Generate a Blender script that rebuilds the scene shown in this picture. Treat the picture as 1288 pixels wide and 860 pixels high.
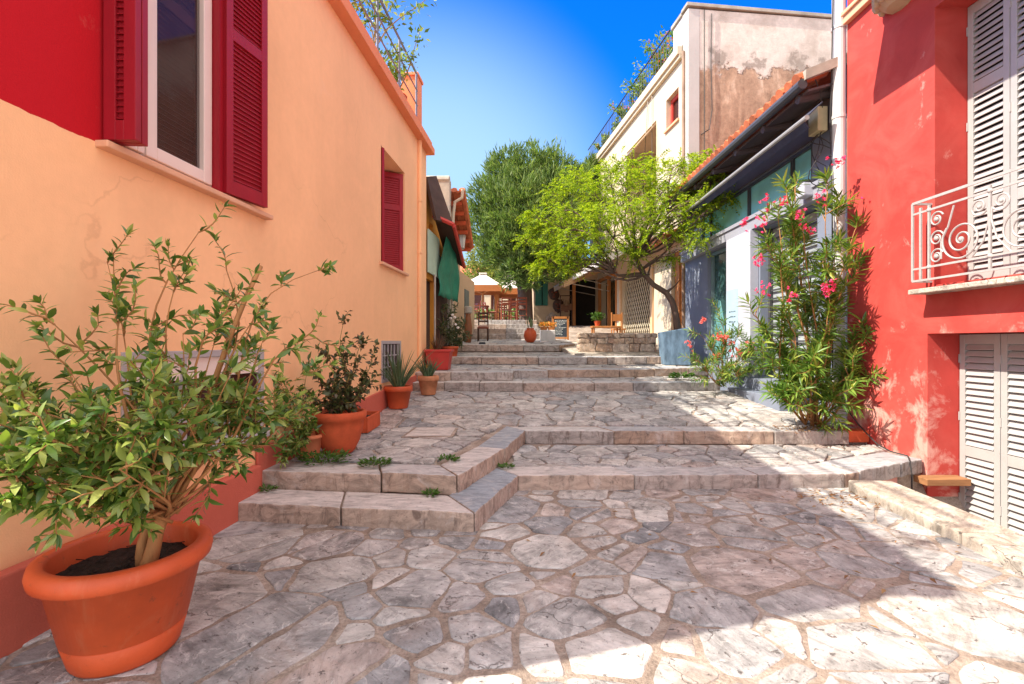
import bpy, math, random
import numpy as np
from mathutils import Vector, Matrix, noise as mnoise

random.seed(7)
RNG = np.random.default_rng(11)
R = math.radians
for o in list(bpy.data.objects):
    bpy.data.objects.remove(o)
scene = bpy.context.scene
COL = scene.collection

# ------------------------------------------------------------------ camera
EYE = 1.4
FPX = 600.0                      # focal length in photo pixels (1288 wide)
cam_d = bpy.data.cameras.new('camera')
cam_d.sensor_width = 36.0
cam_d.lens = FPX / 1288 * 36
cam_d.clip_start = 0.05
cam_d.clip_end = 900
cam = bpy.data.objects.new('camera', cam_d)
cam.location = (0, 0, EYE)
cam.rotation_euler = (R(90), 0, 0)
COL.objects.link(cam)
scene.camera = cam

# ------------------------------------------------------------------ light
SUN_V = Vector((1.0, 0.28, -1.14))           # direction the sunlight travels
elev = math.atan2(1.14, math.hypot(1.0, 0.28))
azim = math.atan2(-1.0, -0.28)               # clockwise from +Y, of the sun itself
world = bpy.data.worlds.new('World')
scene.world = world
world.use_nodes = True
wn = world.node_tree
wn.nodes.clear()
sky = wn.nodes.new('ShaderNodeTexSky')
sky.sky_type = 'NISHITA'
sky.sun_disc = False
sky.sun_elevation = elev
sky.sun_rotation = azim % (2 * math.pi)
sky.altitude = 0
sky.air_density = 1.0
sky.dust_density = 0.35
sky.ozone_density = 5.0
hs = wn.nodes.new('ShaderNodeHueSaturation')
hs.inputs['Saturation'].default_value = 1.3
bg = wn.nodes.new('ShaderNodeBackground')
bg.inputs['Strength'].default_value = 0.15
wo = wn.nodes.new('ShaderNodeOutputWorld')
wn.links.new(sky.outputs[0], hs.inputs['Color'])
# deep blue ahead, a pale glow low over the roofs on the left, and a warm-white
# fill added out of view overhead and behind the camera, against blue shade
def wnode(t, **kw):
    nd = wn.nodes.new(t)
    for k, v in kw.items():
        setattr(nd, k, v)
    return nd


def wrange(src, a, b, lo, hi):
    r = wnode('ShaderNodeMapRange', interpolation_type='SMOOTHSTEP')
    for k, v in (('From Min', a), ('From Max', b), ('To Min', lo), ('To Max', hi)):
        r.inputs[k].default_value = v
    wn.links.new(src, r.inputs['Value'])
    return r.outputs[0]


def wmixc(fac, a, b, mode='MIX'):
    m_ = wnode('ShaderNodeMix', data_type='RGBA', blend_type=mode)
    for sock, v in ((m_.inputs[0], fac), (m_.inputs[6], a), (m_.inputs[7], b)):
        if hasattr(v, 'links'):
            wn.links.new(v, sock)
        elif isinstance(v, tuple):
            sock.default_value = (*v, 1)
        else:
            sock.default_value = v
    return m_.outputs[2]


wc = wnode('ShaderNodeTexCoord')
wsx = wnode('ShaderNodeSeparateXYZ')
wn.links.new(wc.outputs['Generated'], wsx.inputs[0])
wd_ = wnode('ShaderNodeVectorMath', operation='DOT_PRODUCT')
wn.links.new(wc.outputs['Generated'], wd_.inputs[0])
gv = Vector((-0.16, 0.95, 0.20)).normalized()
wd_.inputs[1].default_value = gv
sc_ = wmixc(1.0, hs.outputs[0], (0.05, 0.44, 0.74), 'MULTIPLY')
sc_ = wmixc(wrange(wd_.outputs['Value'], 0.885, 0.995, 0.0, 0.85), sc_, (1.15, 1.75, 2.2))
fill_ = wnode('ShaderNodeMath', operation='MAXIMUM')
wn.links.new(wrange(wsx.outputs['Z'], 0.60, 0.78, 0.0, 0.85), fill_.inputs[0])
wn.links.new(wrange(wsx.outputs['Y'], 0.25, -0.25, 0.0, 0.80), fill_.inputs[1])
sc_ = wmixc(fill_.outputs[0], sc_, (4.2, 3.9, 3.65))
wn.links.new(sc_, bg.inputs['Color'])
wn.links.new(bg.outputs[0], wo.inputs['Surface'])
sl = bpy.data.lights.new('sun', 'SUN')
sl.energy = 2.75
sl.angle = R(0.5)
sl.color = (1.0, 0.92, 0.78)
so = bpy.data.objects.new('sun', sl)
so.rotation_euler = SUN_V.to_track_quat('-Z', 'Y').to_euler()
so.location = (-20, -6, 20)
COL.objects.link(so)
vs = scene.view_settings
vs.view_transform = 'Standard'
vs.look = 'None'
vs.exposure = 1.8
vs.gamma = 1.0
vs.use_curve_mapping = False
scene.cycles.max_bounces = 8
scene.cycles.diffuse_bounces = 5
scene.cycles.transparent_max_bounces = 8


# ------------------------------------------------------------------ helpers
def P(px, py, Y):
    """point at depth Y that the photo shows at pixel px,py"""
    return Vector(((px - 644) / FPX * Y, Y, EYE - (py - 430) / FPX * Y))


XF = {}


class MB:
    """collects shapes and links them as ONE mesh object"""
    def __init__(s):
        s.v, s.f, s.mi = [], [], []
        s.M = None
        s.m = 0

    def add(s, vs_, fs):
        b = len(s.v)
        if s.M is not None:
            s.v.extend([tuple(s.M @ Vector(p)) for p in vs_])
        else:
            s.v.extend([tuple(p) for p in vs_])
        for f in fs:
            s.f.append(tuple(b + i for i in f))
            s.mi.append(s.m)
        return s

    def box(s, x0, x1, y0, y1, z0, z1):
        vs_ = [(x, y, z) for z in (z0, z1) for x, y in ((x0, y0), (x1, y0), (x1, y1), (x0, y1))]
        return s.add(vs_, [(3, 2, 1, 0), (4, 5, 6, 7), (0, 1, 5, 4), (1, 2, 6, 5), (2, 3, 7, 6), (3, 0, 4, 7)])

    def quad(s, a, b, c, d):
        return s.add([a, b, c, d], [(0, 1, 2, 3)])

    def prism(s, poly, z0, z1):
        n = len(poly)
        g0 = z0 if callable(z0) else (lambda x, y: z0)
        g1 = z1 if callable(z1) else (lambda x, y: z1)
        vs_ = [(x, y, g0(x, y)) for x, y in poly] + [(x, y, g1(x, y)) for x, y in poly]
        fs = [tuple(range(n - 1, -1, -1)), tuple(range(n, 2 * n))]
        fs += [(i, (i + 1) % n, n + (i + 1) % n, n + i) for i in range(n)]
        return s.add(vs_, fs)

    def slab(s, a, b, c, d, t):
        """quad abcd given thickness t along its normal"""
        a, b, c, d = map(Vector, (a, b, c, d))
        n = (b - a).cross(d - a).normalized() * t
        vs_ = [a, b, c, d, a + n, b + n, c + n, d + n]
        return s.add(vs_, [(3, 2, 1, 0), (4, 5, 6, 7), (0, 1, 5, 4), (1, 2, 6, 5), (2, 3, 7, 6), (3, 0, 4, 7)])

    def tube(s, pts, r, n=6, caps=True, flat=1.0):
        pts = [Vector(p) for p in pts]
        k = len(pts)
        rs = r if isinstance(r, (list, tuple)) else [r] * k
        vs_, fs = [], []
        up = Vector((0, 0, 1))
        t0 = (pts[1] - pts[0]).normalized()
        nn = t0.cross(up)
        if nn.length < 0.05:
            nn = t0.cross(Vector((1, 0, 0)))
        nn.normalize()
        for i, p in enumerate(pts):
            t = (pts[min(i + 1, k - 1)] - pts[max(i - 1, 0)])
            if t.length < 1e-9:
                t = t0
            t = t.normalized()
            nn = nn - t * nn.dot(t)
            if nn.length < 1e-6:
                nn = t.orthogonal()
            nn.normalize()
            bb = t.cross(nn)
            for j in range(n):
                a = 2 * math.pi * j / n
                vs_.append(p + nn * (rs[i] * math.cos(a)) + bb * (rs[i] * flat * math.sin(a)))
        for i in range(k - 1):
            for j in range(n):
                a, b = i * n + j, i * n + (j + 1) % n
                fs.append((a, b, b + n, a + n))
        if caps:
            fs.append(tuple(range(n - 1, -1, -1)))
            fs.append(tuple(range((k - 1) * n, k * n)))
        return s.add(vs_, fs)

    def lathe(s, c, prof, n=32, ell=1.0):
        vs_, fs = [], []
        for r, z in prof:
            for j in range(n):
                a = 2 * math.pi * j / n
                vs_.append((c[0] + r * math.cos(a), c[1] + r * ell * math.sin(a), c[2] + z))
        for i in range(len(prof) - 1):
            for j in range(n):
                a, b = i * n + j, i * n + (j + 1) % n
                fs.append((a, b, b + n, a + n))
        fs.append(tuple(range(n - 1, -1, -1)))
        fs.append(tuple(range((len(prof) - 1) * n, len(prof) * n)))
        return s.add(vs_, fs)

    def ball(s, c, rx, ry, rz, nu=10, nv=7, amp=0.0):
        vs_, fs = [], []
        for i in range(nv + 1):
            th = math.pi * i / nv
            for j in range(nu):
                ph = 2 * math.pi * j / nu
                d = Vector((math.sin(th) * math.cos(ph), math.sin(th) * math.sin(ph), math.cos(th)))
                k = 1 + amp * mnoise.noise(d * 1.7 + Vector(c) * 3)
                vs_.append((c[0] + d.x * rx * k, c[1] + d.y * ry * k, c[2] + d.z * rz * k))
        for i in range(nv):
            for j in range(nu):
                a, b = i * nu + j, i * nu + (j + 1) % nu
                fs.append((a, a + nu, b + nu, b))
        return s.add(vs_, fs)

    def build(s, name, mats, parent=None, loc=None, local=False, smooth=False, bevel=0.0, seg=2):
        me = bpy.data.meshes.new(name)
        V = s.v
        if parent is not None and not local:
            inv = XF[parent].inverted()
            V = [tuple(inv @ Vector(p)) for p in V]
        elif parent is None and loc is not None:
            L = Vector(loc)
            V = [tuple(Vector(p) - L) for p in V]
        me.from_pydata(V, [], s.f)
        if not isinstance(mats, (list, tuple)):
            mats = [mats]
        for m in mats:
            me.materials.append(m)
        if len(mats) > 1:
            me.polygons.foreach_set('material_index', s.mi)
        if smooth:
            me.polygons.foreach_set('use_smooth', [True] * len(me.polygons))
        me.validate()
        me.update()
        return link(name, me, parent, loc, bevel, seg)


def link(name, me, parent=None, loc=None, bevel=0, seg=2):
    o = bpy.data.objects.new(name, me)
    COL.objects.link(o)
    if parent is not None:
        o.parent = parent
        XF[o] = XF[parent]
    else:
        if loc is not None:
            o.location = loc
        XF[o] = Matrix.Translation(loc if loc is not None else (0, 0, 0))
    if bevel:
        b = o.modifiers.new('bevel', 'BEVEL')
        b.width = bevel
        b.segments = seg
        b.limit_method = 'ANGLE'
        b.angle_limit = R(40)
    return o


def tag(o, label=None, cat=None, group=None, kind=None):
    if label:
        o['label'] = label
    if cat:
        o['category'] = cat
    if group:
        o['group'] = group
    if kind:
        o['kind'] = kind
    return o


def thing(name, label, cat, loc=(0, 0, 0), rotz=0.0, group=None):
    o = bpy.data.objects.new(name, None)
    o.empty_display_size = 0.1
    o.location = loc
    o.rotation_euler = (0, 0, rotz)
    COL.objects.link(o)
    XF[o] = Matrix.Translation(loc) @ Matrix.Rotation(rotz, 4, 'Z')
    return tag(o, label, cat, group)


def dup(root, loc, rotz=0.0, label=None, scale=1.0):
    def rec(ob, par):
        c = ob.copy()
        COL.objects.link(c)
        if par is not None:
            c.parent = par
        for ch in [x for x in bpy.data.objects if x.parent == ob]:
            rec(ch, c)
        return c
    r = rec(root, None)
    r.location = loc
    r.rotation_euler = (0, 0, rotz)
    r.scale = (scale,) * 3
    if label:
        r['label'] = label
    return r


# ------------------------------------------------------------------ materials
class NT:
    def __init__(s, name):
        s.mat = bpy.data.materials.new(name)
        s.mat.use_nodes = True
        s.t = s.mat.node_tree
        s.b = s.t.nodes['Principled BSDF']
        s.out = s.t.nodes['Material Output']

    def n(s, typ, **kw):
        nd = s.t.nodes.new(typ)
        for k, v in kw.items():
            if k.startswith('i_'):
                nd.inputs[k[2:].replace('_', ' ')].default_value = v
            else:
                setattr(nd, k, v)
        return nd

    def l(s, a, b):
        s.t.links.new(a, b)

    def coords(s, sc=(1, 1, 1), world=False):
        mp = s.n('ShaderNodeMapping')
        mp.inputs['Scale'].default_value = sc
        if world:
            s.l(s.n('ShaderNodeNewGeometry').outputs['Position'], mp.inputs[0])
        else:
            s.l(s.n('ShaderNodeTexCoord').outputs['Object'], mp.inputs[0])
        return mp.outputs[0]

    def noise(s, co, scale, detail=4, rough=0.55, dist=0.0):
        nd = s.n('ShaderNodeTexNoise')
        nd.inputs['Scale'].default_value = scale
        nd.inputs['Detail'].default_value = detail
        nd.inputs['Roughness'].default_value = rough
        nd.inputs['Distortion'].default_value = dist
        s.l(co, nd.inputs['Vector'])
        return nd.outputs['Fac']

    def ramp(s, fac, stops, interp='LINEAR'):
        r = s.n('ShaderNodeValToRGB')
        cr = r.color_ramp
        cr.interpolation = interp
        while len(cr.elements) < len(stops):
            cr.elements.new(0.5)
        for e, (p, c) in zip(cr.elements, stops):
            e.position = p
            e.color = (c, c, c, 1) if not isinstance(c, (tuple, list)) else (*c, 1)
        s.l(fac, r.inputs[0])
        return r.outputs[0]

    def mix(s, fac, a, b, mode='MIX'):
        m = s.n('ShaderNodeMix', data_type='RGBA', blend_type=mode)
        for sock, val in ((m.inputs[0], fac), (m.inputs[6], a), (m.inputs[7], b)):
            if hasattr(val, 'links'):
                s.l(val, sock)
            elif isinstance(val, (tuple, list)):
                sock.default_value = (*val, 1)
            else:
                sock.default_value = val
        return m.outputs[2]

    def math(s, op, a, b=0.0):
        m = s.n('ShaderNodeMath', operation=op)
        for sock, val in ((m.inputs[0], a), (m.inputs[1], b)):
            if hasattr(val, 'links'):
                s.l(val, sock)
            else:
                sock.default_value = val
        return m.outputs[0]

    def bump(s, h, strength=0.3, dist=0.01):
        b = s.n('ShaderNodeBump')
        b.inputs['Strength'].default_value = strength
        b.inputs['Distance'].default_value = dist
        s.l(h, b.inputs['Height'])
        s.l(b.outputs[0], s.b.inputs['Normal'])

    def col(s, c):
        s.l(c, s.b.inputs['Base Color'])

    def island(s):
        return s.n('ShaderNodeNewGeometry').outputs['Random Per Island']


def pmat(name, c, rough=0.8, var=0.18, scale=5.0, bump=0.25, bscale=70.0, metal=0.0, spec=0.3, stretch=(1, 1, 1), isl=0.0, bd=0.004):
    t = NT(name)
    co = t.coords(stretch)
    f = t.noise(co, scale, 6, 0.6)
    v = t.ramp(f, [(0.25, 1 - var), (0.75, 1 + var * 0.6)])
    base = t.mix(1.0, c, v, 'MULTIPLY')
    if isl:
        iv = t.ramp(t.island(), [(0, 1 - isl), (1, 1 + isl)])
        base = t.mix(1.0, base, iv, 'MULTIPLY')
    t.col(base)
    t.b.inputs['Roughness'].default_value = rough
    t.b.inputs['Metallic'].default_value = metal
    t.b.inputs['Specular IOR Level'].default_value = spec
    if bump:
        t.bump(t.noise(co, bscale, 4, 0.6), bump, bd)
    return t.mat


def leafmat(name, cols, rough=0.42, trans=0.3, spec=0.4):
    t = NT(name)
    k = len(cols)
    c = t.ramp(t.island(), [(i / max(1, k - 1), cc) for i, cc in enumerate(cols)])
    t.col(c)
    t.b.inputs['Roughness'].default_value = rough
    t.b.inputs['Specular IOR Level'].default_value = spec
    tr = t.n('ShaderNodeBsdfTranslucent')
    cb = t.mix(1.0, c, (1.5, 1.6, 0.7), 'MULTIPLY')
    t.l(cb, tr.inputs['Color'])
    ms = t.n('ShaderNodeMixShader')
    ms.inputs[0].default_value = trans
    t.l(t.b.outputs[0], ms.inputs[1])
    t.l(tr.outputs[0], ms.inputs[2])
    t.l(ms.outputs[0], t.out.inputs['Surface'])
    return t.mat


def stonemat(name, stops, wscale=1.0, rust=0.5):
    t = NT(name)
    isl = t.island()
    # every stone has its own piece of the pattern, turned its own way
    vr = t.n('ShaderNodeVectorRotate', rotation_type='Z_AXIS')
    t.l(t.coords(world=True), vr.inputs['Vector'])
    t.l(t.math('MULTIPLY', isl, 61.0), vr.inputs['Angle'])
    va = t.n('ShaderNodeVectorMath', operation='ADD')
    t.l(vr.outputs[0], va.inputs[0])
    cx_ = t.n('ShaderNodeCombineXYZ')
    t.l(t.math('MULTIPLY', isl, 37.0), cx_.inputs[2])
    t.l(cx_.outputs[0], va.inputs[1])
    co = va.outputs[0]
    wco = t.coords(world=True)
    mp = t.n('ShaderNodeMapping')
    mp.inputs['Scale'].default_value = (1.3, 5.0, 2.0)
    t.l(co, mp.inputs[0])
    c = t.ramp(isl, stops)
    mott = t.noise(co, 4.5 * wscale, 9, 0.68, 0.5)
    c = t.mix(1.0, c, t.ramp(mott, [(0.32, 0.40), (0.48, 0.92), (0.66, 1.32)]), 'MULTIPLY')
    st = t.noise(mp.outputs[0], 3.0 * wscale, 8, 0.72, 1.0)
    c = t.mix(1.0, c, t.ramp(st, [(0.34, 0.62), (0.52, 1.0), (0.70, 1.15)]), 'MULTIPLY')
    rs = t.noise(wco, 1.7 * wscale, 6, 0.62, 0.6)
    c = t.mix(t.ramp(rs, [(0.54, 0.0), (0.74, rust)]), c, (0.33, 0.20, 0.13))
    gr = t.noise(wco, 0.9 * wscale, 7, 0.7, 0.9)
    c = t.mix(t.ramp(gr, [(0.50, 0.0), (0.70, 0.45)]), c, (0.20, 0.19, 0.19))
    # white calcite patches
    pale = t.noise(co, 8 * wscale, 7, 0.74, 0.9)
    c = t.mix(t.ramp(pale, [(0.55, 0.0), (0.64, 0.62)]), c, (0.66, 0.63, 0.60))
    # dark lichen, pits and specks with sharp rims
    pit = t.noise(co, 17 * wscale, 6, 0.72, 0.4)
    pm = t.ramp(pit, [(0.615, 0.0), (0.65, 0.8)])
    c = t.mix(pm, c, (0.085, 0.07, 0.065))
    sp = t.noise(co, 60 * wscale, 3, 0.7)
    c = t.mix(t.ramp(sp, [(0.62, 0.0), (0.68, 0.6)]), c, (0.07, 0.055, 0.05))
    vo = t.n('ShaderNodeTexVoronoi', feature='DISTANCE_TO_EDGE')
    vo.inputs['Scale'].default_value = 2.3 * wscale
    dn = t.n('ShaderNodeTexNoise')
    dn.inputs['Scale'].default_value = 3.0
    dn.inputs['Detail'].default_value = 5
    t.l(co, dn.inputs['Vector'])
    t.l(t.mix(0.35, co, dn.outputs['Color']), vo.inputs['Vector'])
    ck = t.ramp(vo.outputs['Distance'], [(0.0, 1.0), (0.006, 0.0)])
    ckm = t.math('MULTIPLY', ck, t.ramp(t.noise(co, 1.1, 2), [(0.52, 0.0), (0.6, 0.7)]))
    c = t.mix(ckm, c, (0.10, 0.08, 0.07))
    t.col(c)
    t.b.inputs['Roughness'].default_value = 0.7
    t.b.inputs['Specular IOR Level'].default_value = 0.3
    h = t.math('ADD', mott, t.math('MULTIPLY', sp, 0.25))
    h = t.math('ADD', h, t.math('MULTIPLY', st, 0.5))
    h = t.math('SUBTRACT', h, t.math('MULTIPLY', ckm, 0.6))
    h = t.math('SUBTRACT', h, t.math('MULTIPLY', pm, 0.3))
    t.bump(h, 0.75, 0.022)
    return t.mat


def kerbmat(name):
    """worn marble kerb: grey-white top, stained buff riser"""
    t = NT(name)
    co = t.coords(world=True)
    g = t.n('ShaderNodeNewGeometry')
    sep = t.n('ShaderNodeSeparateXYZ')
    t.l(g.outputs['Normal'], sep.inputs[0])
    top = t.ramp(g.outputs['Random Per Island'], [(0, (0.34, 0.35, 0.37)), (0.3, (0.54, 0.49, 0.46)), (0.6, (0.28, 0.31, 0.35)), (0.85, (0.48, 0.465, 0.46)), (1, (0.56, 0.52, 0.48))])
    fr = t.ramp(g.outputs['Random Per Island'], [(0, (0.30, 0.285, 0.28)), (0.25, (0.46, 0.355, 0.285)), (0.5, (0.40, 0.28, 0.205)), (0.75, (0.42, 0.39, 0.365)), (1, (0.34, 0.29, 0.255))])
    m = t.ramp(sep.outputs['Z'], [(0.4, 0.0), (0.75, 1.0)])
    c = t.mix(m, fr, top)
    a = t.noise(t.coords((1.5, 5, 3), world=True), 2.6, 9, 0.68, 1.6)
    c = t.mix(1.0, c, t.ramp(a, [(0.32, 0.5), (0.5, 0.95), (0.68, 1.28)]), 'MULTIPLY')
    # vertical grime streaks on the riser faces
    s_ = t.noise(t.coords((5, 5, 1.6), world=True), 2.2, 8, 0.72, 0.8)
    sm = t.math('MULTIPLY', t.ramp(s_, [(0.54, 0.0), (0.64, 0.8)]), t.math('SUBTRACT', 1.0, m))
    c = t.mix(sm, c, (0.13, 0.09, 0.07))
    sp = t.noise(co, 26, 5, 0.7)
    c = t.mix(t.ramp(sp, [(0.58, 0.0), (0.68, 0.5)]), c, (0.11, 0.09, 0.08))
    pale = t.noise(co, 5, 6, 0.7, 0.8)
    c = t.mix(t.ramp(pale, [(0.55, 0.0), (0.7, 0.55)]), c, (0.60, 0.54, 0.50))
    t.col(c)
    t.b.inputs['Roughness'].default_value = 0.65
    t.bump(t.math('ADD', a, t.math('MULTIPLY', sp, 0.5)), 0.5, 0.014)
    return t.mat


def plastermat(name, c, rough=0.85, bump=0.3, big=0.07):
    t = NT(name)
    co = t.coords()
    f = t.noise(co, 0.9, 5, 0.6, 0.3)
    c2 = t.mix(1.0, c, t.ramp(f, [(0.3, 1 - big), (0.7, 1 + big)]), 'MULTIPLY')
    g = t.noise(co, 14, 5, 0.6)
    c2 = t.mix(1.0, c2, t.ramp(g, [(0.3, 0.975), (0.7, 1.02)]), 'MULTIPLY')
    # faint runs down the wall
    s_ = t.noise(t.coords((5, 5, 0.35)), 1.6, 5, 0.6)
    c2 = t.mix(1.0, c2, t.ramp(s_, [(0.3, 0.985), (0.62, 1.01)]), 'MULTIPLY')
    t.col(c2)
    t.b.inputs['Roughness'].default_value = rough
    t.b.inputs['Specular IOR Level'].default_value = 0.2
    h = t.math('ADD', t.noise(co, 110, 3, 0.6), t.math('MULTIPLY', t.noise(co, 9, 3), 1.5))
    t.bump(h, bump, 0.004)
    return t


# peach wall with the red painted field above the sill line on its near end
tp = plastermat('peach_plaster', (0.93, 0.525, 0.27), big=0.07)
_co = tp.coords()
_sx = tp.n('ShaderNodeSeparateXYZ')
tp.l(_co, _sx.inputs[0])
_wob = tp.math('MULTIPLY', tp.math('SUBTRACT', tp.noise(_co, 7, 3), 0.5), 0.03)
_z = tp.math('ADD', _sx.outputs['Z'], _wob)
_mz = tp.math('GREATER_THAN', _z, 2.505)
_my = tp.math('LESS_THAN', _sx.outputs['Y'], 2.72)
_bc = tp.b.inputs['Base Color'].links[0].from_socket
tp.col(tp.mix(tp.math('MULTIPLY', _mz, _my), _bc, (0.50, 0.008, 0.016)))
_v = tp.n('ShaderNodeTexVoronoi', feature='DISTANCE_TO_EDGE')
_v.inputs['Scale'].default_value = .55
_nn = tp.n('ShaderNodeTexNoise')
_nn.inputs['Scale'].default_value = 2.2
_nn.inputs['Detail'].default_value = 7
tp.l(_co, _nn.inputs['Vector'])
tp.l(tp.mix(0.4, _co, _nn.outputs['Color']), _v.inputs['Vector'])
_ck = tp.math('MULTIPLY', tp.ramp(_v.outputs['Distance'], [(0, 1.), (.0022, 0.)]), tp.ramp(tp.noise(_co, .8, 2), [(.52, 0.), (.62, .22)]))
_bc = tp.b.inputs['Base Color'].links[0].from_socket
_bc = tp.mix(_ck, _bc, (.40, .16, .08))
_sc = tp.ramp(tp.noise(_co, 1.6, 7, .7, .5), [(.60, 0.), (.72, .16)])
tp.col(tp.mix(_sc, _bc, (.86, .60, .42)))
M_PEACH = tp.mat
M_CORN = plastermat('salmon_plaster', (0.78, 0.27, 0.13)).mat
M_PLINTH = plastermat('plinth_red_plaster', (0.55, 0.13, 0.085), bump=0.8).mat

tr_ = plastermat('red_plaster', (0.46, 0.055, 0.045), big=0.2)
_co = tr_.coords(world=True)
_bc = tr_.b.inputs['Base Color'].links[0].from_socket
_sw = tr_.noise(tr_.coords((0.6, 1.0, 1.0), world=True), 1.3, 4, 0.6, 2.2)
_bc = tr_.mix(tr_.ramp(_sw, [(0.42, 0.0), (0.75, 0.38)]), _bc, (0.62, 0.14, 0.11))
_sx = tr_.n('ShaderNodeSeparateXYZ')
tr_.l(_co, _sx.inputs[0])
_pt = tr_.noise(tr_.coords((1, 1.3, 1.0), world=True), 2.6, 8, 0.68, 0.3)
_lo = tr_.ramp(_sx.outputs['Z'], [(0.0, 0.17), (0.13, 0.12), (0.3, 0.0)])
_lo.node.inputs[0].links[0]
_pm = tr_.math('ADD', _pt, _lo)
_bc = tr_.mix(tr_.ramp(_pm, [(0.62, 0.0), (0.74, 0.75)]), _bc, (0.68, 0.38, 0.32))
tr_.col(_bc)
M_RED = tr_.mat
# let the patch mask read height in metres / 5
_map = tr_.n('ShaderNodeMapRange')
_map.inputs['From Min'].default_value = 0.0
_map.inputs['From Max'].default_value = 6.0
tr_.l(_sx.outputs['Z'], _map.inputs['Value'])
tr_.l(_map.outputs[0], _lo.node.inputs[0])

M_SHUT = pmat('crimson_paint', (0.31, 0.006, 0.015), 0.45, 0.15, 8, 0.15, 90, spec=0.4, stretch=(1, 1, 0.3))
M_FRAME = pmat('cream_frame_paint', (0.80, 0.66, 0.58), 0.4, 0.05, 5, 0.05, 60, spec=0.4)
M_SILL = pmat('peach_sill_stone', (0.74, 0.40, 0.24), 0.7, 0.12)
M_GREYFR = pmat('grey_window_frame', (0.42, 0.38, 0.38), 0.5, 0.1)
M_TERRA = pmat('terracotta_plastic', (0.55, 0.095, 0.03), 0.5, 0.22, 4, 0.15, 120, spec=0.35)
_t = NT('terracotta_pot')
_co = _t.coords()
_c = _t.mix(1.0, (0.60, 0.092, 0.022), _t.ramp(_t.noise(_co, 3.5, 6, .6), [(.3, .78), (.7, 1.12)]), 'MULTIPLY')
_c = _t.mix(_t.ramp(_t.noise(_t.coords((1, 1, .5)), 5.5, 8, .72, .6), [(.56, 0.), (.74, .38)]), _c, (.62, .27, .14))
_c = _t.mix(_t.ramp(_t.noise(_co, 22, 6, .7), [(.60, 0.), (.70, .55)]), _c, (.20, .06, .03))
_t.col(_c)
_t.b.inputs['Roughness'].default_value = .55
_t.bump(_t.noise(_co, 90, 4, .6), .2, .004)
M_POT = _t.mat
M_TERRA2 = pmat('terracotta_clay', (0.55, 0.10, 0.035), 0.8, 0.3, 7, 0.3, 50)
M_TERRA3 = pmat('pale_terracotta_clay', (0.60, 0.25, 0.12), 0.85, 0.3, 9, 0.35, 50)
M_REDPOT = pmat('red_plastic', (0.50, 0.05, 0.04), 0.5, 0.12)
M_SOIL = pmat('potting_soil', (0.035, 0.022, 0.016), 0.95, 0.6, 30, 1.0, 40, bd=0.03)
M_BARK = pmat('pale_bark', (0.40, 0.19, 0.07), 0.85, 0.35, 14, 0.6, 40, stretch=(1, 1, 0.3), bd=0.01)
M_BARKD = pmat('dark_bark', (0.13, 0.085, 0.065), 0.9, 0.4, 6, 0.9, 22, stretch=(1, 1, 0.25), bd=0.03)
M_TWIG = pmat('green_twig', (0.30, 0.21, 0.07), 0.7, 0.25, 20, 0.2)
_m = NT('mortar_earth')
_co = _m.coords(world=True)
_n1 = _m.noise(_co, 3.0, 8, 0.7, 0.5)
_n2 = _m.noise(_co, 60, 4, 0.7)
_c = _m.ramp(_n1, [(0.3, (0.19, 0.145, 0.115)), (0.5, (0.36, 0.28, 0.225)), (0.66, (0.50, 0.42, 0.355))])
_c = _m.mix(1.0, _c, _m.ramp(_n2, [(0.3, 0.65), (0.7, 1.25)]), 'MULTIPLY')
_m.col(_c)
_m.b.inputs['Roughness'].default_value = 0.95
_m.bump(_m.math('ADD', _n1, _n2), 0.9, 0.02)
M_MORTAR = _m.mat
M_STONE = stonemat('flagstone', [(0, (0.23, 0.235, 0.245)), (0.14, (0.46, 0.43, 0.40)), (0.28, (0.31, 0.305, 0.31)), (0.42, (0.54, 0.505, 0.47)), (0.55, (0.28, 0.28, 0.29)), (0.68, (0.58, 0.55, 0.51)), (0.78, (0.42, 0.345, 0.31)), (0.9, (0.36, 0.35, 0.35)), (1, (0.50, 0.455, 0.42))])
M_STONE2 = stonemat('wall_stone', [(0, (0.42, 0.28, 0.19)), (0.3, (0.52, 0.40, 0.30)), (0.6, (0.38, 0.24, 0.17)), (0.8, (0.58, 0.48, 0.38)), (1, (0.45, 0.35, 0.30))], 1.5, 0.5)
M_KERB = kerbmat('kerb_marble')
M_CREAM = plastermat('cream_plaster', (0.58, 0.49, 0.37)).mat
M_BEIGE = plastermat('beige_plaster', (0.50, 0.36, 0.235)).mat
M_CONC = pmat('weathered_concrete', (0.42, 0.38, 0.32), 0.9, 0.35, 3, 0.5, 30)
M_GREEN = pmat('green_tarpaulin', (0.025, 0.20, 0.12), 0.6, 0.35, 3, 0.5, 9, bd=0.05)
M_PALEGREEN = pmat('pale_green_board', (0.42, 0.55, 0.42), 0.6, 0.1)
M_MUST = plastermat('mustard_plaster', (0.62, 0.27, 0.04)).mat
M_DARKWOOD = pmat('dark_timber', (0.075, 0.04, 0.028), 0.8, 0.35, 6, 0.4, 30, stretch=(1, 0.2, 1))
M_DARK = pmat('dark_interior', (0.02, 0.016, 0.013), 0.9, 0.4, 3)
M_REDTRIM = pmat('red_trim_paint', (0.55, 0.06, 0.045), 0.5, 0.15)
M_TILE = pmat('clay_roof_tile', (0.50, 0.14, 0.06), 0.85, 0.4, 5, 0.4, 40, isl=0.25)
M_IRON = pmat('silver_painted_iron', (0.42, 0.385, 0.37), 0.45, 0.15, 30, 0.2, 90, metal=0.0, spec=0.5)
M_RAIL = pmat('blue_grey_iron', (0.20, 0.22, 0.29), 0.5, 0.2)
M_DARKIRON = pmat('dark_iron', (0.03, 0.032, 0.04), 0.5, 0.2)
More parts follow.
